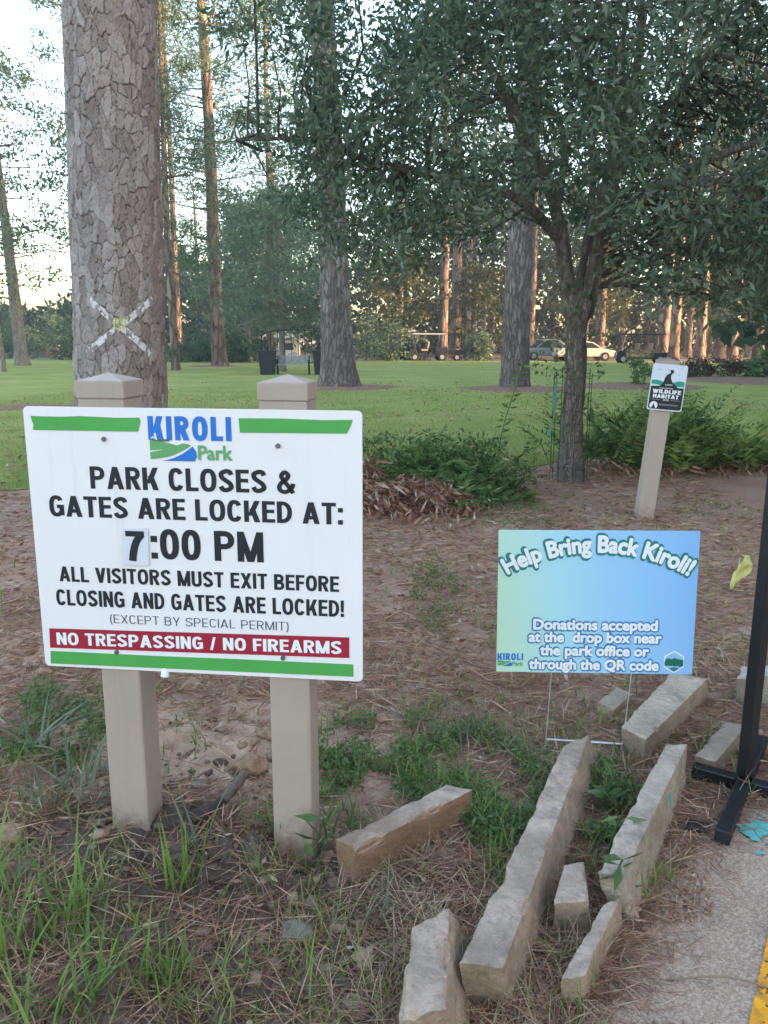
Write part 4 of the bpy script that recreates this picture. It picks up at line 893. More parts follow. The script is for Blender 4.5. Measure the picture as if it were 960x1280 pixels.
# shrubs along the far side of the lawn
def bush(name, label, x, y, rx_, rz_, n, leaf, mat, nl=40, group=None, stem=True, ry_=None):
    t = thing(name, label, 'shrub', (x, y, 0), 0, group); q = rnd_dir(n) * (rng.random((n, 1)) ** .4); q[:, 2] = np.abs(q[:, 2])
    Cc = q * [rx_, ry_ or rx_, rz_] + [0, 0, .08]; crown(t, 'foliage', Cc, min(rx_, rz_) * .28, nl, leaf[0], leaf[1], M[mat], .1)
    V, F = limbs_to(Cc[::3], np.array([(0, 0, .0), (0, 0, .1)]), .006, .003); mesh_np('stem', V, F, M['twig'], t); return t
for px, Y, rx_, rz_, lab, mt in ((240, 55, 1.9, 2.3, 'rounded green shrub right of the nearest pine on the far lawn edge', 'treeleaf'), (262, 57, 1.8, 2.0, 'shrub at the foot of the slim pine', 'treeleaf'), (292, 54, 1.7, 2.0, 'shrub left of the arch by the dark bins', 'treeleaf'), (318, 58, 1.6, 2.2, 'shrub directly behind the left dark bin', 'treeleaf'),
                                 (598, 61.5, 1.3, 2.0, 'round dark green bush right of the utility cart', 'oakleaf'), (470, 60, 2.6, 3.2, 'tall loose shrub right of the leaning scaly pine', 'treeleaf'), (505, 62, 1.8, 2.0, 'low shrub at the left of the utility cart', 'treeleaf'), (90, 60, 2.0, 3.0, 'bush at far left beside the nearest pine', 'treeleaf'), (62, 66, 2.6, 3.4, 'pale bush at far left beyond the lawn', 'treeleaf'), (15, 62, 2.4, 2.6, 'bush under the slanting tree at the far left', 'treeleaf')):
    bush('shrub', lab, (px - 480) / 1011.3 * (Y * .978 + .31), Y, rx_, rz_, 46, (.26, .13), mt, 44)
bush('shrub', 'small airy shrub on a mulch bed behind the leaning wildlife sign', 8.2, 26.8, .62, 1.15, 26, (.14, .06), 'weed', 20)
bush('shrub', 'leafy dark green shrub with broad leaves at the right edge of the hedge', 15.2, 32.5, .8, 1.3, 40, (.24, .12), 'weed', 30)
h_ = thing('hedge', 'low reddish brown hedge at the right edge of the lawn', 'hedge', (14.0, 33.5, 0))
q = np.stack([rng.uniform(-2.6, 3.2, 150), rng.uniform(-.5, .5, 150), rng.uniform(.1, .75, 150)], 1); crown(h_, 'foliage', q, .22, 40, .12, .06, M['hedge'], 0)

# far wood closing the view
n = 2900; px = rng.uniform(-500, 1450, n); Y = rng.uniform(84, 120, n); X = (px - 480) / 1011 * Y
top = np.interp(px, [-500, -50, 20, 90, 130, 210, 330, 420, 600, 700, 1450], [14, 9, 4.0, 4.0, 7, 12, 12, 15, 17, 20, 20])
Cc = np.stack([X, Y, top * rng.random(n) ** 1.1 + .3], 1)
fw_ = crown(None, 'far_woodland', Cc, 1.9, 34, .95, .42, M['farleaf'], .1); tag(fw_, kind='stuff')
n = 26; px = rng.uniform(-300, 1350, n); Y = rng.uniform(86, 125, n); X = (px - 480) / 1011 * Y; keep = (px > 200) | (px < -20); parts = []
for x, y in zip(X[keep], Y[keep]): parts.append(tube(np.array([(x, y, 0), (x + .1, y, 8), (x + rng.normal() * .4, y, 20)]), [.28, .22, .1], 7))
V, F = merge(parts); tag(mesh_np('far_tree_trunks', V, F, M['farbark'], None, True), kind='stuff')
# unseen wood added beside the camera to block low sun from the near ground
Cc = []
while len(Cc) < 3700:
    y = rng.uniform(-40, 53); x = 28.5 + rng.normal() * 2.6 + max(0, -y - 10) * .25; z = rng.uniform(.2, 17.5)
    Cc.append((x, y, z))
wd_ = crown(None, 'added_shade_woodland', Cc, 1.7, 26, 1.15, .7, M['farleaf'], .1); tag(wd_, kind='stuff')

# ------------------------------------------------------------------ ferns and shrubs near the oak
def frond_geo(L, n=20, bow=.9, lean0=.35, wmax=.16):
    """one fern frond: arching rib with paired pinnae, leaving the origin towards +x"""
    t = np.linspace(0, 1, n + 1); ang = lean0 + bow * t; px = np.concatenate([[0], np.cumsum(np.sin(ang[:-1]) * L / n)]); pz = np.concatenate([[0], np.cumsum(np.cos(ang[:-1]) * L / n)])
    P = np.stack([px, 0 * px, pz], 1); tv, tf = tube(P, np.linspace(.004, .0015, n + 1), 3)
    pos = []; dr = []; ln = []
    for k in range(3, n + 1):
        w_ = wmax * np.sin(np.pi * (t[k] * .82 + .14)) ** .8; tg = unit((P[k] - P[k - 1])[None])[0]
        for s in (-1, 1): pos.append(P[k]); dr.append(np.array([0, s, 0]) + tg * .45 + rng.normal(size=3) * .12); ln.append(w_ * rng.uniform(.8, 1.1))
    lv, lf = leaf_quads(np.array(pos), np.array(dr), np.array(ln), np.array(ln) * .2 + .006, .15); return merge([(tv, tf), (lv, lf)])
def fern_mass(n, rx_, ry_, L, lean=(.2, 1.0), bow=(.5, 1.3)):
    parts = []
    for k in range(n):
        V, F = frond_geo(L * rng.uniform(.6, 1.15), 18, rng.uniform(*bow), rng.uniform(*lean), rng.uniform(.11, .18)); a = rng.uniform(0, 6.28); c, s = np.cos(a), np.sin(a)
        tw = rng.uniform(-.7, .7); y, z = V[:, 1] * np.cos(tw), V[:, 2] + V[:, 1] * np.sin(tw)
        q = rng.normal(size=2) * .5; parts.append((np.stack([c * V[:, 0] - s * y + q[0] * rx_, s * V[:, 0] + c * y + q[1] * ry_, z], 1), F))
    return merge(parts)
def dry_mass(n, rx_, ry_, hz):
    qx, qy = rng.normal(size=n), rng.normal(size=n); base = np.stack([qx * .5 * rx_, qy * .5 * ry_, .04 + hz * np.exp(-.35 * (qx ** 2 + qy ** 2)) * (.75 + .5 * vnoise(qx * 2, qy * 2)) * rng.random(n) ** .6], 1); d = unit(rnd_dir(n) * [1, 1, .5] + [0, -.5, -.6])
    return leaf_quads(base, d, rng.uniform(.06, .2, n), rng.uniform(.010, .036, n), .55)
fl = thing('fern_bush', 'wide dark green fern clump with dry brown fronds below, right of the large sign', 'fern', (.42, 8.15, 0))
V, F = fern_mass(100, .95, .5, .68); mesh_np('fronds', V, F, M['fern'], fl)
V, F = fern_mass(60, .9, .4, .5, (.4, 1.3)); mesh_np('fronds', V + [.1, -.5, 0], F, M['fern'], fl)
Cc = np.stack([rng.uniform(-.9, .8, 70), rng.uniform(-.4, .5, 70), rng.uniform(.1, .55, 70)], 1); crown(fl, 'foliage', Cc, .16, 26, .07, .03, M['fern'], .1)
V, F = dry_mass(3000, .74, .55, .50); V = V + [-.36, -.92, 0]; mesh_np('dry_fronds', V, F, M['dryfern'], fl)
# an upright shoot with pairs of leaves
p = curve_pts([(.72, 0, .2), (.76, -.05, .6), (.86, 0, .95), (.95, 0, 1.25)], 6); tv, tf = tube(p, .004, 4); pos = np.repeat(p[5:], 2, 0); d = np.tile([(1, .3, .25), (-1, -.3, .25)], (len(p) - 5, 1)) + rng.normal(size=(len(pos), 3)) * .25
V, F = merge([(tv, tf), leaf_quads(pos, d, .10, .032)]); mesh_np('shoot', V, F, M['fern'], fl)
fr = thing('fern_bush', 'tall bushy fern clump between the oak trunk and the wildlife sign', 'fern', (3.15, 9.55, 0))
V, F = fern_mass(100, .95, .5, 1.0, (.05, .9)); mesh_np('fronds', V, F, M['fern'], fr)
V, F = fern_mass(95, .95, .5, 1.1, (.05, .8)); mesh_np('fronds', V, F, M['fernlight'], fr)
V, F = dry_mass(260, 1.2, .4, .2); V = V + [0, -.35, 0]; mesh_np('dry_fronds', V, F, M['dryfern'], fr)
f2 = thing('fern_bush', 'lower yellow green ferns right of the wildlife sign post', 'fern', (4.35, 9.75, 0))
V, F = fern_mass(80, 1.3, .45, .65, (.2, 1.1)); mesh_np('fronds', V, F, M['fernlight'], f2)
V, F = fern_mass(45, 1.3, .5, .5, (.3, 1.2)); mesh_np('fronds', V, F, M['fern'], f2)
V, F = dry_mass(260, 1.5, .35, .2); V = V + [0, -.3, 0]; mesh_np('dry_fronds', V, F, M['dryfern'], f2)

# ------------------------------------------------------------------ bench with arch and bins
bn = thing('garden_bench', 'ornate grey iron garden bench with a scrolled back under the arch', 'bench', (-3.95, 35.6, 0))
m = MB(); [m.box((0, y, .43), (1.42, .07, .035)) for y in (-.2, -.11, -.02, .07)]; m.build('seat', M['benchgrey'], bn)
m = MB(); bx_ = np.linspace(-.7, .7, 29); tz = .80 + .12 * np.exp(-(bx_ / .28) ** 2) + .03 * np.cos(bx_ * 9)
m.tube(np.stack([bx_, .17 + 0 * bx_, tz], 1), .022, 6); m.tube([(-.7, .14, .50), (.7, .14, .50)], .02, 6)
for x, z in zip(bx_[::1], tz): m.tube([(x, .14, .5), (x * .97, .17, z)], .013, 5)
for k in range(6): a_ = np.linspace(0, 2 * np.pi, 13); cx = -.55 + .22 * k; m.tube([(cx + .09 * math.cos(t), .15, .66 + .09 * math.sin(t)) for t in a_], .012, 5)
m.build('backrest', M['benchgrey'], bn)
for sx_ in (-.68, .68):
    m = MB(); m.tube(curve_pts([(sx_, -.24, 0), (sx_, -.2, .22), (sx_, -.22, .42), (sx_, -.24, .62), (sx_, .0, .66), (sx_, .15, .62)], 5), .028, 6); m.tube([(sx_, .2, 0), (sx_, .13, .42), (sx_, .16, .8)], .028, 6); m.build('leg', M['iron'], bn)
def bin_(x, y, lab):
    t = thing('litter_bin', lab, 'bin', (x, y, 0)); m = MB(); V = [(sx_ * a * .5, sy * a * .5, z) for z, a in ((0, .56), (.98, .72)) for sx_, sy in ((-1, -1), (1, -1), (1, 1), (-1, 1))]
    m.add(V, [(0, 1, 5, 4), (1, 2, 6, 5), (2, 3, 7, 6), (3, 0, 4, 7), (3, 2, 1, 0), (4, 5, 6, 7)]); m.build('body', M['bin'], t, bevel=.03)
    m = MB(); m.box((0, 0, 1.01), (.78, .78, .06)); m.build('rim', M['bin'], t, bevel=.02)
bin_(-5.02, 35.3, 'dark square bin left of the ornate bench'); bin_(-2.72, 35.5, 'dark square bin right of the ornate bench, half behind the leaning pine')
ar = thing('garden_arch', 'dark iron arch with upright bars behind the ornate bench', 'arch', (-3.95, 36.3, 0))
m = MB(); xs_ = np.linspace(-1.45, 1.45, 25); zt = 1.62 + .30 * np.sqrt(np.clip(1 - (xs_ / 1.46) ** 2, 0, 1)); m.tube(np.stack([xs_, 0 * xs_, zt], 1), .03, 6)
for x in (-1.45, 1.45, -1.3, 1.3): m.tube([(x, 0, -.05), (x, 0, 1.64)], .028, 6)
m.tube([(-1.45, 0, .5), (1.45, 0, .5)], .02, 6); m.build('frame', M['iron'], ar)
for x in np.linspace(-1.05, 1.05, 8): m = MB(); m.tube([(x, 0, .5), (x, 0, 1.62 + .30 * math.sqrt(1 - (x / 1.46) ** 2))], .016, 5); m.build('bar', M['iron'], ar)
# pale small building far behind the arch
hb_ = thing('small_building', 'small pale yellow building with a low roof far behind the bench arch', 'building', (-9.4, 74, 0))
m = MB(); m.box((0, 0, .75), (3.4, 2.6, 1.5)); wl = m.build('wall', mat_plain('pale_yellow_wall', (.6, .55, .4), .8, .05), hb_)
m = MB(); m.add([(-2, -1.6, 1.5), (2, -1.6, 1.5), (2, 1.6, 1.5), (-2, 1.6, 1.5), (-.7, 0, 2.2), (.7, 0, 2.2)], [(0, 1, 5, 4), (1, 2, 5), (2, 3, 4, 5), (3, 0, 4), (3, 2, 1, 0)]); m.build('roof', mat_plain('tan_roof', (.4, .33, .22), .8, .1), hb_)
for x in (-.95, .95): m = MB(); m.box((x, -1.31, .9), (.8, .04, .6)); m.build('window', M['glass'], hb_)

# ------------------------------------------------------------------ carts and cars across the lawn
def wheel(parent, x, y, r, wd=.2):
    m = MB(); m.wheel((x, y, r), r, wd, 22); t = m.build('wheel', M['tyre'], parent, bevel=.02); m = MB(); m.wheel((x, y - wd / 2 - .003 if y < 0 else y + wd / 2 + .003, r), r * .55, .02, 16); m.build('rim', M['rim'], t)
def cart(x, y, rz, lab, rows, roof, body, L):
    """open cart, front towards -x"""
    t = thing('golf_cart' if rows else 'utility_cart', lab, 'golf cart' if rows else 'utility cart', (x, y, 0), rz); h = L / 2
    m = MB(); m.prism([(-h, .32), (-h, .62), (-h + .12, .82), (-h + .5, .86), (-h + .68, .45), (h - .95, .45), (h - .9, .72), (h, .74), (h, .36), (h - .2, .30), (-h + .2, .28)], -.58, .58); m.build('body', body, t, bevel=.03)
    m = MB(); m.box((0, 0, 1.93), (L - .45, 1.3, .10)); m.build('roof', roof, t, bevel=.025)
    for px_ in (-h + .52, h - .42):
        for sy in (-.56, .56): m = MB(); m.tube([(px_ - (.12 if px_ < 0 else 0), sy, .7), (px_ + (.12 if px_ < 0 else -.02), sy, 1.92)], .032, 6); m.build('roof_post', M['iron'], t)
    for k in range(max(rows, 1)):
        sx_ = -h + 1.15 + k * .85; m = MB(); m.box((sx_, 0, .78), (.5, 1.1, .14)); s_ = m.build('seat', M['cartseat'], t, bevel=.04); m = MB(); m.box((sx_ + .28, 0, 1.12), (.12, 1.1, .5), Matrix.Rotation(R_(10), 3, 'Y')); m.build('backrest', M['cartseat'], s_, bevel=.04)
    m = MB(); m.tube([(-h + .5, -.25, .8), (-h + .8, -.25, 1.08)], .02, 6); a_ = np.linspace(0, 2 * np.pi, 17); m.tube([(-h + .8 + .05 * math.cos(t2), -.25 + .17 * math.sin(t2), 1.08 + .15 * math.cos(t2)) for t2 in a_], .016, 5); m.build('steering_wheel', M['iron'], t)
    if not rows: m = MB(); m.box((h - .5, 0, .86), (.95, 1.2, .28)); m.build('cargo_bed', M['cartdark'], t, bevel=.02)
    m = MB(); m.box((-h + .47, 0, 1.36), (.015, 1.08, .95), Matrix.Rotation(R_(12), 3, 'Y')); m.build('windscreen', M['clear'], t)
    for sy in (-.42, .42): m = MB(); m.wheel((-h - .004, sy, .62), .075, .03, 14, 'X'); m.build('headlight', M['white'], t)
    for px_ in (-h + .42, h - .45):
        for sy in (-.56, .56): wheel(t, px_, sy, .29)
    return t
b = NB('clear_screen', .05, .5); b.base((.8, .85, .85)); b.b.inputs['Transmission Weight'].default_value = .9; b.b.inputs['IOR'].default_value = 1.02; M['clear'] = b.m
G_ = lambda px, Y: (px - 480) / 1011.3 * (Y * .978 + .31)
cart(G_(533, 60.8), 60.8, R_(8), 'dark utility cart with a pale roof parked across the lawn', 0, M['cartroof'], M['cartdark'], 2.9)
cart(G_(799, 56), 56, R_(-6), 'long dark golf cart with a black roof, right of the cream car', 2, M['cartdark'], M['cartdark'], 3.3)
tb = thing('trailer', 'small red trimmed tow trailer beside the utility cart', 'trailer', (G_(568, 61), 61.0, 0)); m = MB(); m.box((0, 0, .62), (1.3, .9, .35)); m.build('box', M['cartdark'], tb, bevel=.02); m = MB(); m.tube([(-.65, 0, .45), (-1.25, 0, .4)], .03, 6); m.build('drawbar', M['iron'], tb)
m = MB(); m.box((0, -.47, .38), (.9, .03, .16)); m.build('red_panel', M['redpaint'], tb)
for sy in (-.52, .52): wheel(tb, .1, sy, .26, .14)
def car(x, y, rz, lab, paint_, L=4.5, tall=1.45, kind='parked_car'):
    t = thing(kind, lab, 'car', (x, y, 0), rz); h = L / 2
    m = MB(); m.prism([(-h, .32), (-h - .02, .6), (-h + .1, .78), (-h + 1.2, .92), (h - .7, .95), (h - .05, .88), (h, .6), (h - .05, .32)], -.86, .86); m.build('body', paint_, t, bevel=.07)
    m = MB(); prof = [(-h + 1.0, .90), (-h + 1.75, tall - .06), (-h + 2.2, tall), (h - 1.5, tall - .02), (h - .45, .93)]
    V = [(x_, s * (.82 - .22 * (z_ - .9)), z_) for s in (-1, 1) for x_, z_ in prof]; m.add(V, [(0, 1, 2, 3, 4), (9, 8, 7, 6, 5)] + [(i, i + 5, (i + 1) % 5 + 5, (i + 1) % 5) for i in range(5)]); m.build('cabin', paint_, t, bevel=.05)
    for s in (-1, 1):
        for seg_ in ([(-h + 1.2, .96), (-h + 1.82, tall - .12), (-h + 2.28, tall - .08), (-h + 2.28, .96)], [(-h + 2.36, .96), (-h + 2.36, tall - .08), (h - 1.55, tall - .1), (h - .85, .97)]):
            V = [(x_, s * (.828 - .22 * (z_ - .9) + q), z_) for q in (0, .012) for x_, z_ in seg_]; m = MB(); m.add(V, [(0, 1, 2, 3), (7, 6, 5, 4)] + [(i, i + 4, (i + 1) % 4 + 4, (i + 1) % 4) for i in range(4)]); m.build('window', M['glass'], t)
    for (x0, z0, x1, z1) in ((-h + 1.08, .97, -h + 1.72, tall - .1), (h - .53, .98, h - 1.42, tall - .08)):
        dx = -.012 if x0 < 0 else .012; V = [(x_ + q, s * .66, z_ + .012) for q in (dx, dx * 2) for x_, z_, s in ((x0, z0, -1), (x0, z0, 1), (x1, z1, 1), (x1, z1, -1))]; m = MB(); m.add(V, [(0, 1, 2, 3), (7, 6, 5, 4)] + [(i, i + 4, (i + 1) % 4 + 4, (i + 1) % 4) for i in range(4)]); m.build('windscreen', M['glass'], t)
    for x_ in (-h + .85, h - .85):
        for s in (-1, 1): wheel(t, x_, s * .80, .33, .2)
    for s in (-.6, .6):
        m = MB(); m.box((-h - .0, s, .66), (.06, .34, .14)); m.build('headlight', M['white'], t, bevel=.02); m = MB(); m.box((h - .01, s, .72), (.06, .3, .14)); m.build('tail_light', M['redpaint'], t, bevel=.02)
    return t
car(G_(728, 62.5), 62.5, R_(184), 'cream coloured car half hidden by the oak trunk', M['carcream'])
car(G_(682, 64.5), 64.5, R_(10), 'grey blue car left of the oak trunk behind its low shoots', M['carblue'], 4.4, 1.6)
lp = thing('lamp_post', 'thin grey lamp post far away left of the straight grey pine', 'lamp post', (G_(593, 72), 72, 0)); m = MB(); m.tube([(0, 0, 0), (0, 0, 9.2)], .07, 8); m.build('pole', M['pole'], lp); m = MB(); m.box((0, -.35, 9.22), (.22, .9, .12)); m.build('lamp_head', M['pole'], lp, bevel=.02)
for px_, Y_, lab in ((66, 64, 'left one of two low terracotta blocks at the far left lawn edge'), (96, 63, 'right one of two low terracotta blocks, next to the nearest pine')):
    t = thing('low_pillar', lab, 'pillar', (G_(px_, Y_), Y_, 0)); m = MB(); m.box((0, 0, .45), (.85, .6, .95)); m.build('shaft', mat_plain('terracotta_block', (.38, .22, .15), .9, .15, 4), t, bevel=.04); m = MB(); m.box((0, 0, .96), (.95, .7, .09)); m.build('coping', mat_plain('terracotta_coping', (.42, .26, .18), .9, .1, 4), t, bevel=.02)

# ------------------------------------------------------------------ ground cover
def on_ground(x, y, dz=0): return np.stack([x, y, ground_h(x, y) + dz], 1)
def sample(n, x0, x1, y0, y1, dens, pw=1.6):
    X, Y = [], []; tot = 0
    while tot < n:
        k = n * 2; u = rng.random(k); y = (y0 ** (1 - pw) + u * (y1 ** (1 - pw) - y0 ** (1 - pw))) ** (1 / (1 - pw)); half = np.minimum(.62 * y + .5, 9); x = rng.uniform(-1, 1, k) * half
        ok = (x > x0) & (x < x1) & (rng.random(k) < dens(x, y)); X.append(x[ok]); Y.append(y[ok]); tot += ok.sum()
    return np.concatenate(X)[:n], np.concatenate(Y)[:n]
notpave = lambda x, y: (pave_d(x, y) < -.02)
offlawn = lambda x, y: (y < lawn_edge(x) + .05)
bare = lambda x, y: 1 - .92 * np.clip(np.exp(-(((x + .55) / .8) ** 2 + ((y - 2.75) / .4) ** 2)) + .7 * ((y < 2.2) & (x < .1)), 0, 1)
x, y = sample(62000, -9, 9, 1.15, 10.5, lambda x, y: notpave(x, y) * offlawn(x, y) * bare(x, y) * (.35 + .65 * (fbm(x * 2.2, y * 2.2, 0, 51, 3) > -.25)))
n = len(x); base = on_ground(x, y, .004 + 0); base[:, 2] += rng.random(n) ** 3 * .02
d = unit(np.stack([np.cos(a := rng.uniform(0, 6.28, n)), np.sin(a), rng.normal(size=n) * .12 + .04], 1)); V, F = leaf_quads(base, d, rng.uniform(.06, .17, n), np.interp(y, [1, 3, 9], [.0022, .004, .010]) * rng.uniform(.7, 1.3, n), .05)
tag(mesh_np('pine_straw', V, F, M['straw']), kind='stuff')
x, y = sample(5200, -9, 9, 1.2, 10.5, lambda x, y: notpave(x, y) * offlawn(x, y) * np.clip((y - 2.0) / 3, .12, 1)); n = len(x); base = on_ground(x, y, .012); d = unit(np.stack([np.cos(a := rng.uniform(0, 6.28, n)), np.sin(a), rng.normal(size=n) * .3], 1))
V, F = leaf_quads(base, d, np.interp(y, [1.5, 5], [.5, 1]) * rng.uniform(.025, .07, n), np.interp(y, [1.5, 5], [.4, 1]) * rng.uniform(.012, .035, n), .3); tag(mesh_np('leaf_litter', V, F, M['litter']), kind='stuff')
# dead grass tangles
x, y = sample(7500, -3, 3, 1.2, 4.5, lambda x, y: notpave(x, y) * (1 - .7 * (x < -.05) * (y < 2.3)) * (fbm(x * 1.7 + 4, y * 1.7, 0, 61, 3) + .9 * np.exp(-((x - .1) / .45) ** 2 - ((y - 2.2) / .7) ** 2) > .25)); n = len(x); base = on_ground(x, y, .002)
V, F = blades(base, rng.uniform(.04, .15, n), np.interp(y, [1, 4], [.002, .0035]) * rng.uniform(.7, 1.3, n), rng.uniform(0, 6.28, n), rng.uniform(.5, 1.45, n), rng.uniform(.2, 1.2, n), 3); tag(mesh_np('dead_grass', V, F, M['drygrass']), kind='stuff')
# short weedy grass in patches
patch = lambda x, y: np.clip(1.1 * np.exp(-(((x - .08) / .38) ** 2 + ((y - 2.68) / .32) ** 2)) + 1.2 * np.exp(-(((x - .3) / .22) ** 2 + ((y - 2.3) / .25) ** 2)) + .9 * np.exp(-(((x - .75) / .12) ** 2 + ((y - 2.35) / .3) ** 2)) + 1.0 * np.exp(-(((x - .30) / .16) ** 2 + ((y - 4.8) / .4) ** 2)) + .9 * np.exp(-(((x - .22) / .2) ** 2 + ((y - 4.05) / .18) ** 2))
                           + .8 * np.exp(-(((x - 1.1) / .4) ** 2 + ((y - 7.0) / .7) ** 2)) + .7 * np.exp(-(((x + 1.35) / .45) ** 2 + ((y - 2.9) / .45) ** 2)) + .5 * np.exp(-(((x - 2.9) / .7) ** 2 + ((y - 7.2) / .25) ** 2)) + .10 * ((x < -.1) & (y < 2.1)) + .05 + .10 * (y < 7) * (y > 2.4) * (x > -.2), 0, 1) * (fbm(x * 9, y * 9, 0, 91, 3) > -.05)
x, y = sample(7500, -4, 5, 1.15, 9, lambda x, y: notpave(x, y) * patch(x, y), 1.3); n = len(x); base = on_ground(x, y, -.004)
V, F = blades(base, rng.uniform(.04, .14, n) * np.interp(y, [1, 3], [1.15, .9]), np.interp(y, [1, 4, 9], [.004, .006, .009]) * rng.uniform(.7, 1.3, n), rng.uniform(0, 6.28, n), rng.uniform(.05, .7, n), rng.uniform(.2, 1.5, n), 3); tag(mesh_np('short_grass', V, F, M['grass']), kind='stuff')
x, y = sample(6500, -3, 4, 1.6, 8, lambda x, y: notpave(x, y) * (patch(x, y) > .45) * (y > 2.2), 1.3); n = len(x); base = on_ground(x, y, .0); base[:, 2] += rng.uniform(.01, .07, n)
V, F = leaf_quads(base, rnd_dir(n) * [1, 1, .4], rng.uniform(.014, .038, n), rng.uniform(.006, .014, n), .2); tag(mesh_np('ground_weeds', V, F, M['weed']), kind='stuff')
# lawn blades, nearest part
x, y = sample(90000, -9, 10, 7.2, 24, lambda x, y: (y > lawn_edge(x) - .04), 1.5); n = len(x); base = on_ground(x, y, 0)
V, F = blades(base, rng.uniform(.03, .075, n), np.interp(y, [8, 24], [.008, .02]), rng.uniform(0, 6.28, n), rng.uniform(.1, .8, n), rng.uniform(0, .8, n), 1); tag(mesh_np('lawn_grass', V, F, M['lawnblade']), kind='stuff')
x, y = sample(2600, -9, 10, 8, 30, lambda x, y: (y > lawn_edge(x) + .1) * (fbm(x * .5, y * .5, 0, 131, 2) > -.2), 1.4); n = len(x); base = on_ground(x, y, .045); d = unit(np.stack([np.cos(a := rng.uniform(0, 6.28, n)), np.sin(a), rng.normal(size=n) * .25], 1))
V, F = leaf_quads(base, d, rng.uniform(.04, .12, n), rng.uniform(.012, .05, n), .2); tag(mesh_np('lawn_litter', V, F, M['litter']), kind='stuff')
# grass tufts one can point at
def tuft(x, y, n, L, W, mat, lab, lean=(.05, .5), curl=(.2, 1.0), sp=.04):
    n = int(n * 1.1); t = np.stack([rng.normal(size=n) * sp, rng.normal(size=n) * sp, np.zeros(n) - .01], 1); V, F = blades(t, L * rng.uniform(.5, 1.1, n), W * rng.uniform(.7, 1.2, n), rng.uniform(0, 6.28, n), rng.uniform(*lean, n), rng.uniform(*curl, n), 6)
    o = mesh_np('grass_tuft', V, F, M[mat]); o.location = (x, y, float(ground_h(x, y))); return tag(o, lab, 'grass', 'grass tufts in the dark soil')
for a_ in ((-.50, 1.63, 16, .20, .009, 'grass', 'bright upright grass tuft at the bottom, below the left post', (.0, .2), (.05, .5), .022), (-.80, 1.83, 24, .30, .010, 'grass', 'tall arching grass tuft left of the left post base', (.05, .5), (.2, 1.1), .05), (-.545, 1.96, 22, .22, .009, 'grass', 'bright grass tuft in front of the left post', (.0, .3), (.1, .7), .03), (-.93, 1.68, 26, .28, .010, 'grass', 'spreading grass tuft at the bottom left edge', (.1, .6), (.2, 1.2), .05),
           (-1.27, 2.70, 20, .34, .014, 'greygrass', 'grey green arching tuft at the left edge beside the white sign', (.5, 1.1), (.4, 1.0), .04), (-1.02, 2.42, 18, .30, .012, 'greygrass', 'grey green blades just left of the left post', (.3, 1.0), (.3, 1.1), .05), (-.74, 1.53, 22, .26, .010, 'grass', 'leaning tuft in the bottom left corner', (.1, .6), (.3, 1.1), .05), (-.56, 2.12, 10, .24, .008, 'greygrass', 'thin fan of grey blades against the foot of the left post', (.2, .9), (.2, .9), .02),
           (-.63, 1.58, 18, .24, .009, 'grass', 'slim tuft between two others along the bottom left', (.05, .5), (.2, 1.0), .04), (-.34, 2.22, 16, .2, .009, 'grass', 'small tuft between the two posts beside the dark stick', (.2, .8), (.3, 1.0), .05), (-.03, 1.82, 12, .2, .007, 'greygrass', 'thin grey green tuft left of the broad bottom stone', (.1, .7), (.3, 1.2), .04), (-.15, 2.24, 12, .16, .010, 'weed', 'leafy tuft between the right post and the orange-sided stone', (.1, .8), (.3, 1.0), .04),
           (.33, 2.36, 26, .18, .007, 'grass', 'tuft growing at the far end of the orange-sided stone', (.1, .8), (.3, 1.2), .06), (.31, 2.85, 40, .24, .006, 'greygrass', 'fine grass tuft left of the far end of the longest beam', (.1, .9), (.3, 1.2), .08), (-.24, 1.66, 12, .17, .008, 'grass', 'short tuft in bare soil below the right post', (.1, .7), (.3, 1.1), .03), (-1.02, 1.95, 18, .24, .009, 'grass', 'loose tuft at the left edge above the bottom corner', (.2, .9), (.3, 1.1), .05)): tuft(*a_)
def weed(x, y, n, L, lab):
    t = thing('broadleaf_weed', lab, 'weed', (x, y, float(ground_h(x, y)))); p = curve_pts([(0, 0, -.02), (.01, 0, .08), (.03, -.01, .17)], 5); tv, tf = tube(p, .003, 4); mesh_np('stem', tv, tf, M['weed'], t)
    k = rng.integers(2, len(p), n); a = rng.uniform(0, 6.28, n); d = np.stack([np.cos(a), np.sin(a), rng.uniform(-.1, .6, n)], 1); V, F = leaf_quads(p[k], d, L * rng.uniform(.6, 1.2, n), L * .3, .25); mesh_np('leaves', V, F, M['weed'], t)
weed(.60, 1.90, 12, .085, 'leafy weed growing over the top of the smaller low beam'); weed(.66, 2.12, 10, .09, 'leafy weed between the longest beam and the upright slab'); weed(.72, 2.38, 10, .08, 'leafy weed behind the far end of the longest beam'); weed(-.20, 2.08, 6, .08, 'small weed at the foot of the right post')
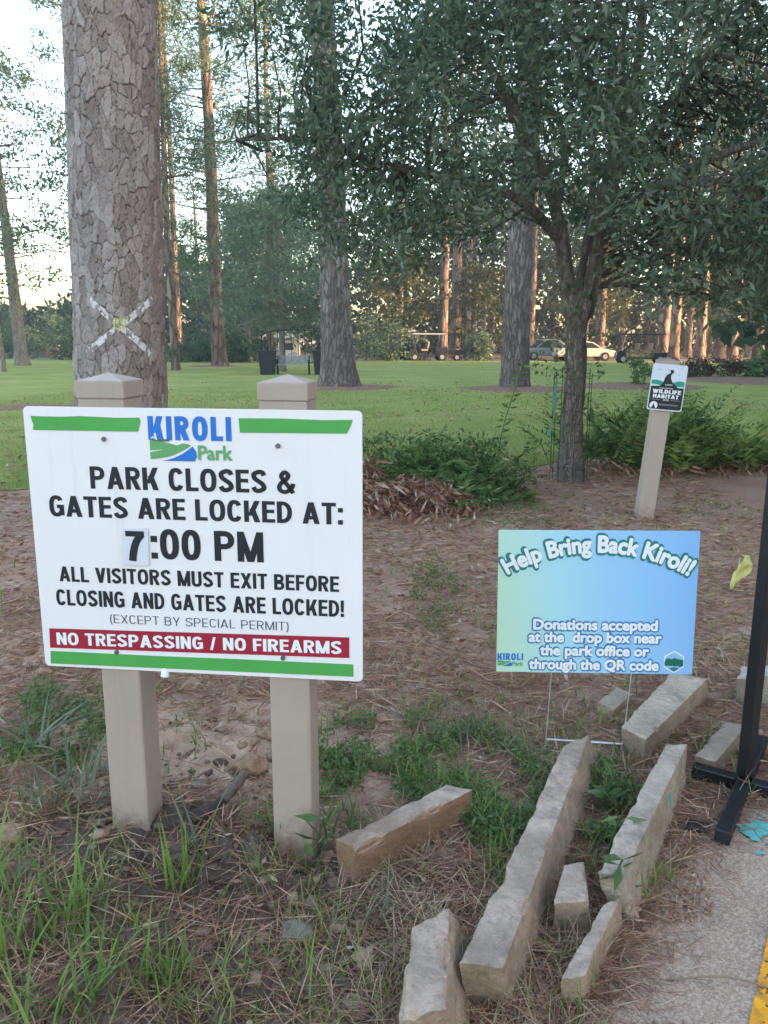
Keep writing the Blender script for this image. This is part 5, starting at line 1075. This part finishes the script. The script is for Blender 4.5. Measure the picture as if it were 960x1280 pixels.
# crumbs of soil and clay
bm = bmesh.new(); bmesh.ops.create_icosphere(bm, subdivisions=2, radius=1); iv = np.array([v.co[:] for v in bm.verts]); fi = np.array([[v.index for v in f.verts] for f in bm.faces]); bm.free()
def crumbs(name, n, mat, x0, x1, y0, y1, dens, r0, r1):
    x, y = sample(n, x0, x1, y0, y1, dens, 1.3); r = r0 + (r1 - r0) * rng.random(n) ** 5; k = rng.uniform(0, 50, n)
    V = iv[None] * (1 + .5 * fbm(iv[None, :, 0] * 1.9 + k[:, None], iv[None, :, 1] * 1.9, iv[None, :, 2] * 1.9 + k[:, None], 5, 3))[..., None] * r[:, None, None] * np.stack([rng.uniform(.8, 1.3, n), rng.uniform(.8, 1.2, n), rng.uniform(.35, .6, n)], 1)[:, None, :]
    V = V + on_ground(x, y)[:, None, :] + (r * .05)[:, None, None] * [0, 0, 1]; F = (fi[None] + (np.arange(n) * len(iv))[:, None, None]).reshape(-1, 3); tag(mesh_np(name, V.reshape(-1, 3), F, mat, None, False), kind='stuff')
M['crumb'] = mat_leaf('soil_crumbs', [(.15, .108, .085), (.20, .145, .112), (.26, .18, .135), (.32, .225, .17), (.30, .18, .12), (.11, .085, .07)], 0, 1, .02)
crumbs('soil_crumbs', 2600, M['crumb'], -2.6, .25, 1.3, 3.6, lambda x, y: np.clip(np.exp(-(((x + .55) / .7) ** 2 + ((y - 2.75) / .45) ** 2)) + .8 * (y < 2.25) * (x < .0) + .12, 0, 1) * (fbm(x * 4, y * 4, 0, 123, 2) > -.3), .003, .024)
crumbs('gravel', 1500, M['crumb'], .5, 3.5, 1.2, 3.0, lambda x, y: (pave_d(x, y) > .0) * (fbm(x * 3, y * 3, 0, 77, 2) > -.1), .002, .007)
# clods, pebbles, fallen leaf, sticks
def lump(name, x, y, r, mat, lab, cat, fl_=.7, group=None):
    bm = bmesh.new(); bmesh.ops.create_icosphere(bm, subdivisions=4, radius=1); V = np.array([v.co[:] for v in bm.verts]); F = np.array([[v.index for v in f.verts] for f in bm.faces]); bm.free(); s = x * 31 + y * 17
    V = V * (1 + .28 * fbm(V[:, 0] * 1.6 + s, V[:, 1] * 1.6, V[:, 2] * 1.6, 3, 4))[:, None] * [r, r * .85, r * fl_]; o = mesh_np(name, V, F, mat, None, True); o.location = (x, y, float(ground_h(x, y)) + r * fl_ * .35); return tag(o, lab, cat, group)
M['clay'] = mat_plain('red_clay', (.30, .19, .125), .95, .3, 25, .1, bump=.5); M['soilclod'] = mat_plain('grey_soil', (.2, .17, .14), .95, .3, 25, .1, bump=.5)
for x_, y_, r_, mt, lab in ((-.158, 3.03, .045, 'clay', 'reddish clay clod right of the right post, left of the other one'), (-.005, 3.04, .035, 'clay', 'reddish clay clod standing alone in the middle ground'), (-1.33, 3.12, .05, 'clay', 'clay clod at the left below the white sign'), (-.47, 2.60, .06, 'clay', 'flat clay clod midway between the posts'), (-.44, 2.86, .055, 'clay', 'clay clod just under the sign between the posts'), (-1.12, 2.16, .055, 'clay', 'clay clod at the left edge among the tufts'), (-.22, 1.80, .04, 'soilclod', 'grey soil clod below the right post'),
                             (-.31, 2.68, .035, 'clay', 'small clay clod beside the right post'), (-.62, 2.5, .04, 'soilclod', 'grey clod beside the left post'), (-.95, 2.62, .05, 'soilclod', 'grey clod at left behind the arching blades'), (-.27, 1.70, .022, 'soilclod', 'small dark pebble in the bottom soil')): lump('soil_clod', x_, y_, r_, M[mt], lab, 'clod')
lump('pebble', .545, 1.64, .02, M['glassy'] if 'glassy' in M else M['pole'], 'small bluish grey pebble at the asphalt edge', 'pebble', .4)
sk = thing('burnt_stick', 'dark charred stick lying between the two sign posts', 'stick', (-.57, 2.27, 0)); V, F = rough_tube(curve_pts([(-.09, -.05, .05), (-.02, -.02, .055), (.05, .05, .06), (.10, .13, .085)], 6), np.linspace(.019, .013, 19), 12, .010, 3); mesh_np('charred_end', V, F, mat_plain('charred_wood', (.06, .048, .042), .9, .4, 30), sk, True)
V, F = rough_tube(np.array([(.06, .06, .062), (.10, .13, .087), (.115, .16, .10)]), [.016, .016, .011], 10, .003, 3); mesh_np('grey_end', V, F, mat_plain('grey_wood', (.13, .10, .085), .9, .3, 30), sk, True)
def dead_leaf(x, y, s, lab, c):
    pts = [(0, -.5), (.12, -.3), (.4, -.32), (.25, -.08), (.45, .12), (.2, .15), (.12, .5), (-.08, .22), (-.38, .25), (-.25, 0), (-.42, -.22), (-.12, -.28)]; V = np.array([(0, 0, .02)] + [(a * s, b_ * s, .004 + .12 * s * abs(a) + .05 * s * math.sin(9 * b_)) for a, b_ in pts]); F = np.array([(0, i + 1, (i + 1) % 12 + 1) for i in range(12)])
    o = mesh_np('dead_leaf', V, F, c); o.location = (x, y, float(ground_h(x, y)) + .02); o.rotation_euler = (.3, .2, x * 9); tag(o, lab, 'leaf')
M['deadleaf'] = mat_plain('curled_brown_leaf', (.30, .20, .13), .8, .2, 20)
dead_leaf(-.045, 1.72, .075, 'curled brown lobed leaf left of the broad bottom stone', M['deadleaf']); dead_leaf(.66, 1.88, .06, 'brown dead leaf at the foot of the upright slab', M['deadleaf']); dead_leaf(1.03, 2.93, .045, 'reddish leaf beside the pale block', M['redleaf'] if 'redleaf' in M else M['deadleaf'])
for (x0, y0, x1, y1, lab) in ((.68, 1.66, .95, 1.62, 'pale straw lying on the asphalt at the bottom right'), (-.05, 2.02, .14, 2.13, 'pale dry stalk in front of the orange-sided stone'), (1.12, 2.78, 1.42, 3.02, 'pale straw lying behind the black stand')):
    V, F = tube(curve_pts([(0, 0, .012), ((x1 - x0) / 2, (y1 - y0) / 2 + .01, .03), (x1 - x0, y1 - y0, .012)], 5), .0025, 5); o = mesh_np('dry_stalk', V, F, M['drygrass']); o.location = (x0, y0, float(ground_h(x0, y0))); tag(o, lab, 'stalk')
# pavement grit
x, y = sample(5200, .4, 4, 1.2, 3.4, lambda x, y: (pave_d(x, y) > -.02) * (fbm(x * 3, y * 3, 0, 77, 2) > -.2)); n = len(x); base = np.stack([x, y, 0 * x + .008], 1); V, F = leaf_quads(base, rnd_dir(n) * [1, 1, .2], rng.uniform(.006, .02, n), rng.uniform(.005, .012, n), .3); tag(mesh_np('pavement_grit', V, F, M['straw']), kind='stuff')
x, y = sample(1600, .4, 4, 1.2, 3.4, lambda x, y: np.exp(-((pave_d(x, y)) / .10) ** 2)); n = len(x); base = np.stack([x, y, 0 * x + .01], 1); d = unit(np.stack([np.cos(a := rng.uniform(0, 6.28, n)), np.sin(a), rng.normal(size=n) * .1], 1)); V, F = leaf_quads(base, d, rng.uniform(.05, .14, n), .0025, .05); tag(mesh_np('edge_straw', V, F, M['straw']), kind='stuff')

# ------------------------------------------------------------------ evening haze
m = MB(); m.box((0, 50, 17), (330, 330, 40))
hm = bpy.data.materials.new('haze_air'); hm.use_nodes = True; t = hm.node_tree; t.nodes.remove(t.nodes['Principled BSDF'])
pv = t.nodes.new('ShaderNodeVolumePrincipled'); pv.inputs['Color'].default_value = (.86, .92, 1, 1); pv.inputs['Density'].default_value = .0010; pv.inputs['Anisotropy'].default_value = .2
t.links.new(pv.outputs[0], t.nodes['Material Output'].inputs['Volume'])
tag(m.build('haze', hm), kind='stuff')
